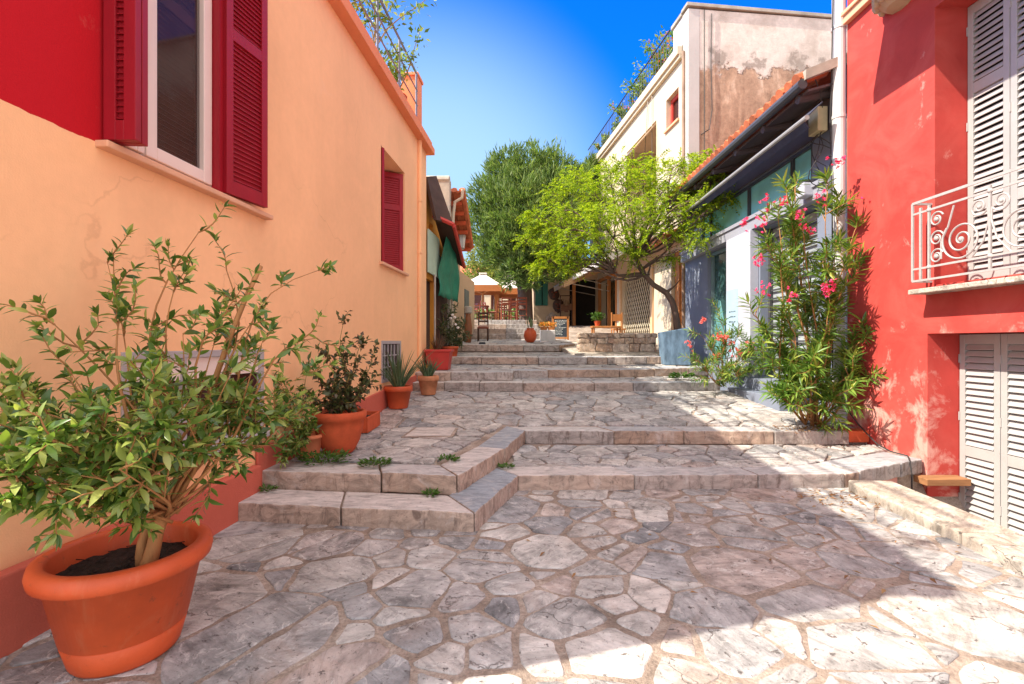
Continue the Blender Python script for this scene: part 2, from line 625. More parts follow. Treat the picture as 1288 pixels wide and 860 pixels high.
M_DOOR = pmat('grey_shutter_paint', (0.40, 0.385, 0.375), 0.5, 0.1, 6, 0.12, 80)
M_MARB = stonemat('pale_marble', [(0, (0.50, 0.44, 0.37)), (0.5, (0.44, 0.38, 0.31)), (1, (0.52, 0.46, 0.40))], 1.0, 0.4)
M_BLUE = plastermat('blue_grey_plaster', (0.20, 0.228, 0.295)).mat
M_LAV = plastermat('pale_lavender_plaster', (0.44, 0.45, 0.52)).mat
M_SOFF = pmat('brown_soffit', (0.10, 0.075, 0.075), 0.7, 0.2)
M_GUTTER = pmat('dark_gutter_metal', (0.06, 0.058, 0.065), 0.45, 0.2, spec=0.5)
M_WHITE = pmat('white_paint', (0.60, 0.59, 0.58), 0.5, 0.18, 2, stretch=(3, 3, .5))
M_WOOD = pmat('orange_wood', (0.50, 0.20, 0.06), 0.6, 0.3, 8, 0.3, 40, stretch=(1, 1, 0.2))
M_CHAIR = pmat('red_brown_wood', (0.22, 0.048, 0.02), 0.5, 0.3, 9, 0.2, 50)
M_CLOTH = pmat('cream_canopy_cloth', (0.75, 0.68, 0.60), 0.9, 0.08)
M_CLOTH2 = pmat('greyish_canopy_cloth', (0.62, 0.56, 0.54), 0.9, 0.08)
M_ORANGE = pmat('orange_canopy_cloth', (0.46, 0.165, 0.055), 0.9, 0.1)
M_AWN = pmat('brown_awning_cloth', (0.42, 0.26, 0.14), 0.9, 0.15)
M_PLANTER = pmat('blue_slate_board', (0.15, 0.235, 0.33), 0.65, 0.55, 5, 0.5, 25, stretch=(2, 2, .7))
M_BOARD = pmat('blackboard', (0.045, 0.06, 0.08), 0.7, 0.3)
M_CHALK = pmat('chalk', (0.70, 0.74, 0.74), 0.95, 0.2)
M_CABLE = pmat('black_cable', (0.04, 0.035, 0.035), 0.6, 0.1, bump=0)
M_BOXY = pmat('yellowed_plastic', (0.55, 0.45, 0.26), 0.6, 0.2)
M_PINK = leafmat('pink_petals', [(0.72, 0.03, 0.16), (0.80, 0.08, 0.28), (0.70, 0.02, 0.10)], 0.6, 0.25)
M_REDF = leafmat('red_petals', [(0.7, 0.08, 0.04), (0.75, 0.25, 0.1)], 0.6, 0.25)

# brown weathered gable wall with a whitish band at its top
tb = NT('weathered_gable_plaster')
co = tb.coords()
sx = tb.n('ShaderNodeSeparateXYZ')
tb.l(co, sx.inputs[0])
mt = tb.noise(tb.coords((1, 1, 0.3)), 2.2, 9, 0.7, 0.5)
brown = tb.ramp(mt, [(0.25, (0.17, 0.105, 0.07)), (0.42, (0.33, 0.205, 0.135)), (0.56, (0.46, 0.30, 0.205)), (0.72, (0.72, 0.54, 0.41))])
bl = tb.noise(co, 7, 8, 0.72)
brown = tb.mix(1.0, brown, tb.ramp(bl, [(0.3, 0.7), (0.7, 1.25)]), 'MULTIPLY')
wht = tb.mix(1.0, (0.70, 0.62, 0.55), tb.ramp(bl, [(0.3, 0.8), (0.7, 1.1)]), 'MULTIPLY')
wht = tb.mix(tb.ramp(tb.noise(co, 0.8, 6, 0.65), [(0.46, 0.0), (0.62, 0.75)]), wht, (0.42, 0.35, 0.29))
edge = tb.math('ADD', sx.outputs['Z'], tb.math('MULTIPLY', tb.math('SUBTRACT', tb.noise(co, 1.3, 6, 0.65), 0.5), 2.2))
mk = tb.math('MULTIPLY', tb.math('SUBTRACT', edge, 8.45), 5.0)
mk = tb.ramp(mk, [(0.0, 0.0), (0.8, 1.0)])
full = tb.mix(mk, brown, wht)
# bare grey render showing along the broken edge, and a long crack under it
band = tb.math('SUBTRACT', 1.0, tb.math('ABSOLUTE', tb.math('MULTIPLY', tb.math('SUBTRACT', edge, 8.62), 2.4)))
bm = tb.math('MULTIPLY', tb.ramp(band, [(0.1, 0.0), (0.4, 1.0)]), tb.ramp(tb.noise(co, 0.9, 5, 0.6), [(0.50, 0.0), (0.54, 0.85)]))
full = tb.mix(bm, full, (0.30, 0.25, 0.21))
crk = tb.math('ABSOLUTE', tb.math('SUBTRACT', edge, 8.50))
crm = tb.math('MULTIPLY', tb.ramp(crk, [(0.0, 1.0), (0.035, 0.0)]), tb.ramp(tb.noise(co, 0.7, 3), [(0.46, 0.0), (0.52, 0.9)]))
full = tb.mix(crm, full, (0.06, 0.04, 0.03))
tb.col(full)
tb.b.inputs['Roughness'].default_value = 0.9
tb.bump(tb.math('ADD', tb.noise(co, 30, 5, 0.65), tb.math('MULTIPLY', mk, 1.2)), 0.6, 0.02)
M_GABLE = tb.mat


def glassmat(name, c, rough=0.06, spec=0.7):
    t = NT(name)
    co = t.coords()
    f = t.noise(co, 1.5, 4)
    t.col(t.mix(1.0, c, t.ramp(f, [(0.3, 0.75), (0.7, 1.2)]), 'MULTIPLY'))
    t.b.inputs['Roughness'].default_value = rough
    t.b.inputs['Specular IOR Level'].default_value = spec
    return t.mat


M_GLASS = glassmat('dark_window_glass', (0.055, 0.018, 0.014), 0.12, 0.22)
_g = NT('clear_pane')
_g.b.inputs['Base Color'].default_value = (.05, .03, .03, 1)
_g.b.inputs['Roughness'].default_value = .04
_tr = _g.n('ShaderNodeBsdfTransparent')
_ms = _g.n('ShaderNodeMixShader')
_ms.inputs[0].default_value = .30
_g.l(_tr.outputs[0], _ms.inputs[1])
_g.l(_g.b.outputs[0], _ms.inputs[2])
_g.l(_ms.outputs[0], _g.out.inputs['Surface'])
M_PANE = _g.mat
M_TEAL = glassmat('teal_transom_glass', (0.28, 0.74, 0.76), 0.12)
M_SHOPGL = glassmat('shop_window_glass', (0.035, 0.085, 0.085))

L_SHRUB = leafmat('shrub_leaves', [(0.04, 0.09, 0.018), (0.075, 0.15, 0.025), (0.13, 0.22, 0.04), (0.24, 0.32, 0.07), (0.42, 0.46, 0.13)], 0.28, 0.28, 0.6)
L_DARK = leafmat('bronze_leaves', [(0.05, 0.085, 0.03), (0.09, 0.05, 0.035), (0.10, 0.13, 0.04), (0.06, 0.075, 0.03)], 0.35, 0.2)
L_ALOE = leafmat('aloe_leaves', [(0.07, 0.12, 0.05), (0.11, 0.17, 0.08), (0.16, 0.18, 0.07)], 0.5, 0.05)
L_OLE = leafmat('oleander_leaves', [(0.06, 0.13, 0.02), (0.10, 0.20, 0.03), (0.16, 0.27, 0.045), (0.34, 0.38, 0.07)], 0.38, 0.28)
L_ACA = leafmat('acacia_leaves', [(0.07, 0.12, 0.012), (0.17, 0.26, 0.016), (0.30, 0.385, 0.022), (0.43, 0.47, 0.035)], 0.6, 0.45, 0.2)
L_TREE = leafmat('feathery_leaves', [(0.05, 0.095, 0.028), (0.095, 0.155, 0.04), (0.15, 0.215, 0.06), (0.23, 0.29, 0.11)], 0.6, 0.35, 0.2)
L_BACK = leafmat('olive_leaves', [(0.09, 0.13, 0.03), (0.17, 0.20, 0.05), (0.28, 0.28, 0.08)], 0.6, 0.35, 0.2)
L_WEED = leafmat('weed_leaves', [(0.05, 0.12, 0.02), (0.10, 0.19, 0.03)], 0.5, 0.3)
L_DEAD = leafmat('reddish_blades', [(0.22, 0.08, 0.04), (0.12, 0.10, 0.05), (0.35, 0.18, 0.10)], 0.6, 0.2)


# ------------------------------------------------------------------ foliage
def unit(a):
    return a / np.maximum(np.linalg.norm(a, axis=-1, keepdims=True), 1e-9)


def leaf_arrays(pos, d, length, width, roll=0.9, droop=0.15, fold=0.12, simple=False):
    """n folded leaves -> vertex array (n*5,3), quads; simple: one diamond quad each"""
    n = len(pos)
    d = unit(d)
    up = np.tile(np.array([0, 0, 1.0]), (n, 1)) + RNG.normal(0, roll, (n, 3))
    s = unit(np.cross(d, up))
    u = np.cross(s, d)
    L = np.broadcast_to(np.asarray(length, float), (n,))[:, None]
    W = np.broadcast_to(np.asarray(width, float), (n,))[:, None]
    b = pos
    tip = pos + d * L - u * L * droop
    a1 = pos + d * L * 0.42 + s * W * 0.5 + u * W * fold
    a2 = pos + d * L * 0.42 - s * W * 0.5 + u * W * fold
    if simple:
        V = np.stack([b, a2, tip, a1], 1).reshape(-1, 3)
        i = np.arange(n)[:, None] * 4
        F = i + np.array([[0, 1, 2, 3]])
        return V, F
    mid = pos + d * L * 0.5 - u * L * droop * 0.25 - u * W * fold
    V = np.stack([b, a1, a2, mid, tip], 1).reshape(-1, 3)
    i = np.arange(n)[:, None] * 5
    F = np.concatenate([i + np.array([[0, 3, 4, 1]]), i + np.array([[0, 2, 4, 3]])], 0)
    return V, F


def leaf_fine(pos, d, length, width, roll=0.6, droop=0.25, fold=0.10):
    """pointed leaf in three rows, folded along its midrib and curling down"""
    n = len(pos)
    d = unit(d)
    up = np.tile(np.array([0, 0, 1.0]), (n, 1)) + RNG.normal(0, roll, (n, 3))
    s = unit(np.cross(d, up))
    u = np.cross(s, d)
    L = np.asarray(length, float)[:, None]
    W = np.asarray(width, float)[:, None]
    dr = (droop * RNG.uniform(.2, 1.9, n))[:, None]
    rows = []
    for t, w in ((0, .10), (.22, .78), (.5, 1.0), (.78, .60), (1.0, .04)):
        c = pos + d * L * t - u * L * dr * t * t
        for k in (-1, 0, 1):
            rows.append(c + s * W * (.5 * w * k) + u * W * (fold * abs(k) * w))
    V = np.stack(rows, 1).reshape(-1, 3)
    i = np.arange(n)[:, None] * 15
    q = []
    for r in range(4):
        for k in range(2):
            a = r * 3 + k
            q.append(i + np.array([[a, a + 1, a + 4, a + 3]]))
    return V, np.concatenate(q, 0)


def foliage(name, mat, parent, arrs, smooth=False):
    Vs, Fs, o = [], [], 0
    for V, F in arrs:
        Vs.append(V)
        Fs.append(F + o)
        o += len(V)
    V = np.concatenate(Vs)
    F = np.concatenate(Fs).astype(np.int32)
    M = np.array(XF[parent].inverted())
    V = V @ M[:3, :3].T + M[:3, 3]
    me = bpy.data.meshes.new(name)
    me.vertices.add(len(V))
    me.vertices.foreach_set('co', V.astype(np.float32).ravel())
    me.loops.add(F.size)
    me.loops.foreach_set('vertex_index', F.ravel())
    me.polygons.add(len(F))
    me.polygons.foreach_set('loop_start', np.arange(len(F), dtype=np.int32) * 4)
    if smooth:
        me.polygons.foreach_set('use_smooth', [True] * len(F))
    me.update(calc_edges=True)
    me.materials.append(mat)
    return link(name, me, parent)


def path(a, b, n=6, wob=0.06, sag=0.0, rnd=random):
    a, b = Vector(a), Vector(b)
    L = (b - a).length
    off = Vector((rnd.uniform(-1, 1), rnd.uniform(-1, 1), rnd.uniform(-1, 1))) * wob * L
    off2 = Vector((rnd.uniform(-1, 1), rnd.uniform(-1, 1), rnd.uniform(-1, 1))) * wob * L * 0.6
    out = []
    for i in range(n + 1):
        t = i / n
        p = a.lerp(b, t) + off * math.sin(math.pi * t) + off2 * math.sin(2 * math.pi * t)
        p.z -= sag * math.sin(math.pi * t) * L
        out.append(p)
    return out


def along(pts, t):
    k = t * (len(pts) - 1)
    i = min(int(k), len(pts) - 2)
    return pts[i].lerp(pts[i + 1], k - i), (pts[i + 1] - pts[i]).normalized()


def rvec(s=1.0):
    return Vector((random.gauss(0, s), random.gauss(0, s), random.gauss(0, s)))


# ------------------------------------------------------------------ paving
def clip(poly, nx, ny, c):
    """keep nx*x+ny*y <= c"""
    out = []
    n = len(poly)
    for i in range(n):
        a, b = poly[i], poly[(i + 1) % n]
        da = nx * a[0] + ny * a[1] - c
        db = nx * b[0] + ny * b[1] - c
        if da <= 0:
            out.append(a)
        if (da < 0 < db) or (db < 0 < da):
            t = da / (da - db)
            out.append((a[0] + (b[0] - a[0]) * t, a[1] + (b[1] - a[1]) * t))
    return out


def pave(mb, bbox, zf, rmin, rmax, cut=None, gap=0.016, seed=1, rnd_h=0.004, elong=1.35, tries=2600, thick=0.04):
    rg = random.Random(seed)
    x0, x1, y0, y1 = bbox
    ang = rg.uniform(0.2, 0.6)
    seeds = []
    for _ in range(tries):
        r = rmin + (rmax - rmin) * rg.random() ** 1.7
        x, y = rg.uniform(x0 - .3, x1 + .3), rg.uniform(y0 - .3, y1 + .3)
        ok = True
        for (sx_, sy_, sr) in seeds:
            dx, dy = x - sx_, y - sy_
            du = dx * math.cos(ang) + dy * math.sin(ang)
            dv = (-dx * math.sin(ang) + dy * math.cos(ang)) * elong
            if math.hypot(du, dv) < (r + sr) * 0.86:
                ok = False
                break
        if ok:
            seeds.append((x, y, r))
    for i, (x, y, r) in enumerate(seeds):
        poly = [(x0, y0), (x1, y0), (x1, y1), (x0, y1)]
        nb = sorted(((xx - x) ** 2 + (yy - y) ** 2, j) for j, (xx, yy, rr) in enumerate(seeds) if j != i)[:22]
        for d2, j in nb:
            X, Y, Rr = seeds[j]
            c = (X * X + Y * Y - Rr * Rr - x * x - y * y + r * r) / 2
            poly = clip(poly, X - x, Y - y, c)
            if len(poly) < 3:
                break
        if len(poly) < 3:
            continue
        polys = [poly]
        # crack some of the big ones into shards
        if r > (rmin + rmax) * 0.42 and rg.random() < 0.5:
            cx = sum(p[0] for p in poly) / len(poly)
            cy = sum(p[1] for p in poly) / len(poly)
            a = rg.uniform(0, math.pi)
            nx, ny = math.cos(a), math.sin(a)
            c = nx * cx + ny * cy + rg.uniform(-.3, .3) * r
            polys = [clip(poly, nx, ny, c), clip(poly, -nx, -ny, -c)]
        for poly in polys:
            if len(poly) < 3:
                continue
            if cut:
                poly = cut(poly)
                if not poly or len(poly) < 3:
                    continue
            stone(mb, poly, zf, gap, rg, rnd_h, thick)


def stone(mb, poly, zf, gap, rg, rnd_h, thick):
    # orientation ccw
    A = sum(poly[i][0] * poly[(i + 1) % len(poly)][1] - poly[(i + 1) % len(poly)][0] * poly[i][1] for i in range(len(poly))) / 2
    if A < 0:
        poly = poly[::-1]
    g = gap * rg.uniform(0.35, 1.8)
    src = list(poly)
    for i in range(len(src)):
        a, b = src[i], src[(i + 1) % len(src)]
        ex, ey = b[0] - a[0], b[1] - a[1]
        L = math.hypot(ex, ey)
        if L < 1e-5:
            continue
        nx, ny = ey / L, -ex / L
        poly = clip(poly, nx, ny, nx * a[0] + ny * a[1] - g)
        if len(poly) < 3:
            return
    A = sum(poly[i][0] * poly[(i + 1) % len(poly)][1] - poly[(i + 1) % len(poly)][0] * poly[i][1] for i in range(len(poly))) / 2
    if A < 0.004:
        return
    # cut the corners, then roughen the outline
    pts = []
    n = len(poly)
    for i in range(n):
        p, q, s_ = poly[i - 1], poly[i], poly[(i + 1) % n]
        la, lb = math.dist(p, q), math.dist(q, s_)
        ca = min(rg.uniform(0.006, 0.03), la * .3)
        cb = min(rg.uniform(0.006, 0.03), lb * .3)
        pts.append((q[0] + (p[0] - q[0]) * ca / la, q[1] + (p[1] - q[1]) * ca / la))
        pts.append((q[0] + (s_[0] - q[0]) * cb / lb, q[1] + (s_[1] - q[1]) * cb / lb))
    out = []
    n = len(pts)
    sd = rg.uniform(0, 100)
    for i in range(n):
        a, b = pts[i], pts[(i + 1) % n]
        L = math.dist(a, b)
        k = max(1, int(L / 0.045))
        for j in range(k):
            t = j / k
            x, y = a[0] + (b[0] - a[0]) * t, a[1] + (b[1] - a[1]) * t
            v = mnoise.noise_vector(Vector((x * 6, y * 6, sd)))
            w = mnoise.noise_vector(Vector((x * 22, y * 22, sd + 9)))
            out.append((x + v.x * 0.018 + w.x * 0.009, y + v.y * 0.018 + w.y * 0.009))
    cx = sum(p[0] for p in out) / len(out)
    cy = sum(p[1] for p in out) / len(out)
    dz = rg.uniform(-rnd_h, rnd_h)
    tx, ty = rg.uniform(-.006, .006), rg.uniform(-.006, .006)
    n = len(out)

    def ring(inset, dd):
        r_ = []
        for x, y in out:
            dx, dy = cx - x, cy - y
            L = max(math.hypot(dx, dy), 1e-6)
            k = min(inset / L, .5)
            X, Y = x + dx * k, y + dy * k
            r_.append((X, Y, zf(X, Y) + dz + tx * (X - cx) + ty * (Y - cy) + dd))
        return r_
    vs_ = ring(-0.006, -thick) + ring(0, -0.006) + ring(0.006, -0.0015) + ring(0.03, 0)
    fs = []
    for k in range(3):
        for i in range(n):
            a, b = k * n + i, k * n + (i + 1) % n
            fs.append((a, b, b + n, a + n))
    fs.append(tuple(range(3 * n, 4 * n)))
    mb.add(vs_, fs)


def kerb_run(mb, line, depth, zt, thick, lens=(0.6, 1.3), seed=1, back=1):
    """row of dressed slabs along a front polyline [(x,y)...]; back=+1: the tread is on the left of the line"""
    rg = random.Random(seed)
    n = len(line)
    offs = []
    for i in range(n):
        def nor(a, b):
            dx, dy = b[0] - a[0], b[1] - a[1]
            L = math.hypot(dx, dy)
            return (-dy / L * back, dx / L * back)
        if i == 0:
            m = nor(line[0], line[1]); k = 1
        elif i == n - 1:
            m = nor(line[-2], line[-1]); k = 1
        else:
            a, b = nor(line[i - 1], line[i]), nor(line[i], line[i + 1])
            m = (a[0] + b[0], a[1] + b[1])
            L2 = m[0] ** 2 + m[1] ** 2
            k = 2 / L2
        offs.append((line[i][0] + m[0] * depth * k, line[i][1] + m[1] * depth * k))
    zf = zt if callable(zt) else (lambda x, y: zt)
    for i in range(n - 1):
        f0, f1, b0, b1 = line[i], line[i + 1], offs[i], offs[i + 1]
        L = math.dist(f0, f1)
        ts = [0.0]
        while ts[-1] < 1:
            ts.append(ts[-1] + rg.uniform(*lens) / L)
        if len(ts) > 2 and (1 - ts[-2]) < lens[0] * 0.45 / L:
            ts.pop(-2)
        ts[-1] = 1.0
        for a, b in zip(ts[:-1], ts[1:]):
            e = 0.006 / L
            ja, jb = rg.uniform(-.008, .004), rg.uniform(-.008, .004)

            def q(u, t, jj):
                x = f0[0] + (f1[0] - f0[0]) * t
                y = f0[1] + (f1[1] - f0[1]) * t
                X = b0[0] + (b1[0] - b0[0]) * t
                Y = b0[1] + (b1[1] - b0[1]) * t
                return (x + (X - x) * u, y + (Y - y) * u)
            h = rg.uniform(-.008, .006)
            K = max(2, int((b - a) * L / 0.055))
            bot, top = [], []
            for kk in range(K + 1):
                t = a + e + (b - a - 2 * e) * kk / K
                p, p2 = q(0, t, 0), q(1, t, 0)
                v = mnoise.noise_vector(Vector((p[0] * 5, p[1] * 5, seed)))
                w = mnoise.noise_vector(Vector((p[0] * 17, p[1] * 17, seed + 5)))
                wob = (v.x * 0.012 + w.x * 0.009, v.y * 0.014 + w.y * 0.012)
                zz = zf(*p) + h + v.z * 0.009 - abs(w.z) * 0.010
                bot += [(p[0] + wob[0] * .6, p[1] + wob[1] * .6, zz - thick), (p2[0], p2[1], zf(*p2) + h - thick)]
                top += [(p[0] + wob[0], p[1] + wob[1], zz), (p2[0], p2[1], zf(*p2) + h)]
            nb = len(bot)
            vs_ = bot + top
            fs = []
            for kk in range(K):
                i0 = kk * 2
                fs.append((i0, i0 + 1, i0 + 3, i0 + 2))
                fs.append((nb + i0, nb + i0 + 2, nb + i0 + 3, nb + i0 + 1))
                fs.append((i0, i0 + 2, nb + i0 + 2, nb + i0))
                fs.append((i0 + 1, nb + i0 + 1, nb + i0 + 3, i0 + 3))
            fs.append((0, nb, nb + 1, 1))
            fs.append((nb - 2, nb - 1, 2 * nb - 1, 2 * nb - 2))
            mb.add(vs_, fs)


# ================================================================== GROUND, STEPS
def zl(x, y):                      # middle landing
    return 0.292 + 0.078 * max(0.0, y - 6.0)


m = MB()
prof = [(-60, -.62), (4.9, -.62), (5.2, -.1), (8.8, .2), (9.6, .35), (11, .7), (12.6, 1.0), (15, 1.2), (17.5, 1.7), (18.4, 2.0), (30, 2.6), (60, 4.0), (400, 12)]
for (ya, za), (yb, zb) in zip(prof[:-1], prof[1:]):
    m.quad((-300, ya, za), (300, ya, za), (300, yb, zb), (-300, yb, zb))
tag(m.build('ground', M_MORTAR), kind='structure')

# lower paving: mortar bed + flagstones
bed = MB().box(-3.0, 3.42, -6.0, 4.9, -0.6, -0.008)
tag(bed.build('paving_bed', M_MORTAR), kind='structure')
m = MB()
pave(m, (-2.45, 3.3, 0.35, 4.75), lambda x, y: 0.0, 0.105, 0.42, seed=15, gap=0.017, elong=1.55, tries=7000)
tag(m.build('lower_paving', M_STONE, smooth=False), kind='structure')
m = MB()
pave(m, (-2.9, 3.3, -5.0, 0.33), lambda x, y: 0.0, 0.25, 0.5, seed=6, gap=0.015)
tag(m.build('lower_paving', M_STONE), kind='structure')

# first step: solid + kerbs + tread paving
s1 = [(-2.45, 3.77), (-0.27, 3.53), (0.06, 4.52), (3.2, 4.60), (3.38, 4.66), (4.48, 5.16), (4.48, 6.3), (-2.45, 6.3)]
m = MB().prism([(x, y + .05) for x, y in s1], -0.3, 0.118)
tag(m.build('step_bed', M_MORTAR), kind='structure')
m = MB()
kerb_run(m, [(-2.3, 3.755), (-0.27, 3.51), (0.055, 4.50), (3.2, 4.585)], 0.36, 0.143, 0.17, (0.9, 1.35), 3)
kerb_run(m, [(3.21, 4.588), (3.38, 4.65), (4.44, 5.15)], 0.38, 0.143, 0.15, (0.7, 1.2), 4)
tag(m.build('lower_step', M_KERB, bevel=0.012), kind='structure')
m = MB()
pave(m, (0.0, 4.44, 4.8, 5.85), lambda x, y: 0.145, 0.14, 0.26, seed=9, gap=0.012, cut=lambda p: clip(p, 0.43, -0.9, 0.43 * 3.3 - 0.9 * 5.04))
tag(m.build('step_paving', M_STONE), kind='structure')
# red painted flank under the platform, in the doorway well
m = MB()
m.prism([(3.30, 4.70), (3.42, 4.715), (4.44, 5.20), (4.44, 5.6), (3.3, 5.6)], -0.62, 0.0)
tag(m.build('platform_flank', M_RED), kind='structure')

# second step
L2 = [(-2.2, 4.13), (-0.445, 3.95), (-0.075, 4.96), (0.165, 5.98), (4.18, 5.90)]
m = MB().prism([(-2.2, 4.2), (-.47, 4.03), (-.1, 5.0), (.14, 6.05), (-2.2, 6.05)], -0.2, 0.27)
m.prism([(-2.2, 6.051), (4.45, 5.98), (4.45, 8.9), (-2.2, 8.9)], -0.2, lambda x, y: zl(x, y) - 0.022)
tag(m.build('landing_bed', M_MORTAR), kind='structure')
m = MB()
kerb_run(m, L2, 0.30, 0.297, 0.17, (0.75, 1.2), 6)
tag(m.build('upper_step', M_KERB, bevel=0.012), kind='structure')


def cut_landing(p):
    cx = sum(q[0] for q in p) / len(p)
    cy = sum(q[1] for q in p) / len(p)
    # keep clear of the kerb: left block, diagonal, right block
    def side(x, y):
        return x < -0.36 + (y - 4.25) * 0.31
    if side(cx, cy):
        a, b = (-0.74, 4.29), (-0.12, 6.3)
        dx, dy = b[0] - a[0], b[1] - a[1]
        n = (dy, -dx)
        if cy < 6.3:
            p = clip(p, n[0], n[1], n[0] * a[0] + n[1] * a[1])
        return clip(p, -0.1, -1, 0.1 * 2.2 * 1 - 4.5 - .0) if p else p
    return clip(p, -0.02, -1, -6.29)


m = MB()
pave(m, (-2.12, 4.44, 4.3, 8.75), zl, 0.13, 0.33, seed=21, gap=0.013, cut=cut_landing, elong=1.2)
tag(m.build('landing_paving', M_STONE), kind='structure')


# upper flight A-D
def flight(name, line, back_y, zt, seed, z_back=None, depth=0.34, thick=0.165, cut=None):
    zb = z_back if z_back is not None else zt
    yf = sum(p[1] for p in line) / len(line)
    zf = lambda x, y: zt + (zb - zt) * min(1, max(0, (y - yf) / (back_y - yf)))
    poly = [(x, y + .05) for x, y in line] + [(line[-1][0], back_y), (line[0][0], back_y)]
    tag(MB().prism(poly, zt - 0.75, lambda x, y: zf(x, y) - 0.02).build(name + '_bed', M_MORTAR), kind='structure')
    mk_ = MB()
    kerb_run(mk_, line, depth, zf, thick, (0.7, 1.4), seed)
    tag(mk_.build(name, M_KERB, bevel=0.012), kind='structure')
    ys = max(p[1] for p in line) + depth + .02
    if back_y - ys > .15:
        mp_ = MB()
        pave(mp_, (line[0][0], line[-1][0], min(p[1] for p in line) + depth + .02, back_y + .02), zf, 0.14, 0.3, seed=seed + 50, gap=0.012, cut=cut)
        tag(mp_.build(name + '_paving', M_STONE), kind='structure')


def cut4(p):
    x = sum(q[0] for q in p) / len(p)
    if x < 0.0:
        return clip(p, 1, 0, 0.0)
    if x < 2.2:
        return clip(p, 0.046, -1, -9.97)
    return clip(p, 0.24, -1, -10.07 + 0.24 * 2.2)


flight('third_step', [(-1.95, 8.74), (-.6, 8.66), (1.5, 8.70), (3.84, 8.78)], 10.5, 0.665, 31, 0.69)
flight('fourth_step', [(-1.9, 8.98), (0.02, 8.98), (0.03, 9.62), (2.2, 9.72), (4.4, 10.25)], 11.4, 0.83, 32, 0.90, cut=cut4)
flight('fifth_step', [(-1.8, 10.98), (0.6, 10.90), (2.2, 10.98), (3.50, 11.03)], 13.0, 1.055, 33, 1.15)
flight('sixth_step', [(-1.7, 12.5), (0.3, 12.42), (1.25, 12.62), (1.75, 13.3)], 15.2, 1.325, 34, 1.50, depth=.4, cut=lambda p: clip(p, .68, -.5, .68 * 1.25 - .5 * 12.62 - .35))
for i, (y, z) in enumerate([(15.0, 1.66), (16.0, 1.85), (17.0, 2.04), (18.0, 2.235)]):
    flight('far_step', [(-1.75, y), (-.2, y - .05), (0.95, y)], y + 1.3, z, 40 + i, depth=.4, thick=.19)
# cafe floor on the right and the restaurant terrace
m = MB().prism([(1.55, 11.45), (4.6, 11.3), (4.6, 14.3), (1.75, 14.3), (0.9, 14.3), (1.3, 12.9)], 0.7, lambda x, y: 1.10 + 0.105 * max(0, y - 11.4))
m.prism([(0.86, 14.3), (4.6, 14.3), (4.6, 20.6), (0.9, 20.6)], 0.9, 1.42)
tag(m.build('cafe_floor', M_MARB), kind='structure')
m = MB().prism([(-6, 18.6), (.98, 18.6), (.98, 21.0), (9, 21.0), (9, 40), (-6, 40)], 1.4, lambda x, y: 2.235 + max(0, y - 19) * .02)
tag(m.build('terrace', M_KERB), kind='structure')

# sloping marble kerb beside the door well
m = MB()
K0 = [(3.16, 4.50), (3.10, 3.3), (3.02, 2.2), (2.95, 0.2)]
kerb_run(m, K0, 0.40, lambda x, y: 0.105 - max(0, 4.5 - y) * 0.012, 0.45, (1.2, 1.9), 61, back=1)
tag(m.build('ramp_kerb', M_MARB, bevel=0.015), kind='structure')
m = MB().box(3.3, 4.9, -3, 5.3, -0.66, -0.56)
tag(m.build('well_floor', M_MARB), kind='structure')


# ================================================================== PEACH HOUSE
def wall_cells(m, y0, y1, z0, z1, ops, depth, x=0.0, sgn=-1):
    """front face at x with rectangular openings; reveals run to x + sgn*depth"""
    ys = sorted({y0, y1, *[v for o in ops for v in o[:2]]})
    zs = sorted({z0, z1, *[v for o in ops for v in o[2:4]]})
    for a, b in zip(ys[:-1], ys[1:]):
        for c, d in zip(zs[:-1], zs[1:]):
            my, mz = (a + b) / 2, (c + d) / 2
            if any(o[0] < my < o[1] and o[2] < mz < o[3] for o in ops):
                continue
            m.quad((x, a, c), (x, b, c), (x, b, d), (x, a, d))
    for o in ops:
        X = x + sgn * (o[4] if len(o) > 4 else depth)
        a, b, c, d = o[:4]
        m.quad((x, a, c), (X, a, c), (X, a, d), (x, a, d))
        m.quad((x, b, c), (X, b, c), (X, b, d), (x, b, d))
        m.quad((x, a, c), (x, b, c), (X, b, c), (X, a, c))
        m.quad((x, a, d), (x, b, d), (X, b, d), (X, a, d))
        m.quad((X, a - .0, c), (X, b, c), (X, b, d), (X, a, d))     # back of the recess
    return m


PA = math.atan(0.075)
peach = thing('peach_house', 'peach plastered house with crimson shutters and a red painted corner field on the left', 'house', (-2.5, 0, 0), -PA)
PM = XF[peach]
HY0, HY1, HZ = 1.37, 9.84, 5.28
W1 = (2.72, 3.66, 2.52, 4.44, 0.16)
W2 = (7.17, 8.36, 2.60, 4.35, 0.34)
WB = (2.80, 4.20, 0.62, 1.34, 0.10)
WG = (7.18, 8.12, 0.78, 1.42, 0.08)
m = MB()
wall_cells(m, HY0, HY1, -0.6, HZ, [W1, W2, WB, WG], 0.2)
m.quad((0, HY0, -.6), (-6, HY0, -.6), (-6, HY0, HZ), (0, HY0, HZ))
m.quad((0, HY1, -.6), (-6, HY1, -.6), (-6, HY1, HZ), (0, HY1, HZ))
m.quad((-6, HY0, -.6), (-6, HY1, -.6), (-6, HY1, HZ), (-6, HY0, HZ))
m.quad((0, HY0, HZ), (0, HY1, HZ), (-6, HY1, HZ), (-6, HY0, HZ))
m.build('wall', M_PEACH, peach, local=True)
m = MB()
m.prism([(0.002, HY0 - .02), (0.075, HY0 - .02), (0.075, 4.06), (0.002, 4.06)], -0.5, 0.36)
m.prism([(0.002, 4.08), (0.03, 4.08), (0.03, 9.86), (0.002, 9.86)], 0.0, lambda x, y: 0.50 + max(0, y - 6) * .085)
m.build('plinth', M_PLINTH, peach, local=True, bevel=0.012)
m = MB()
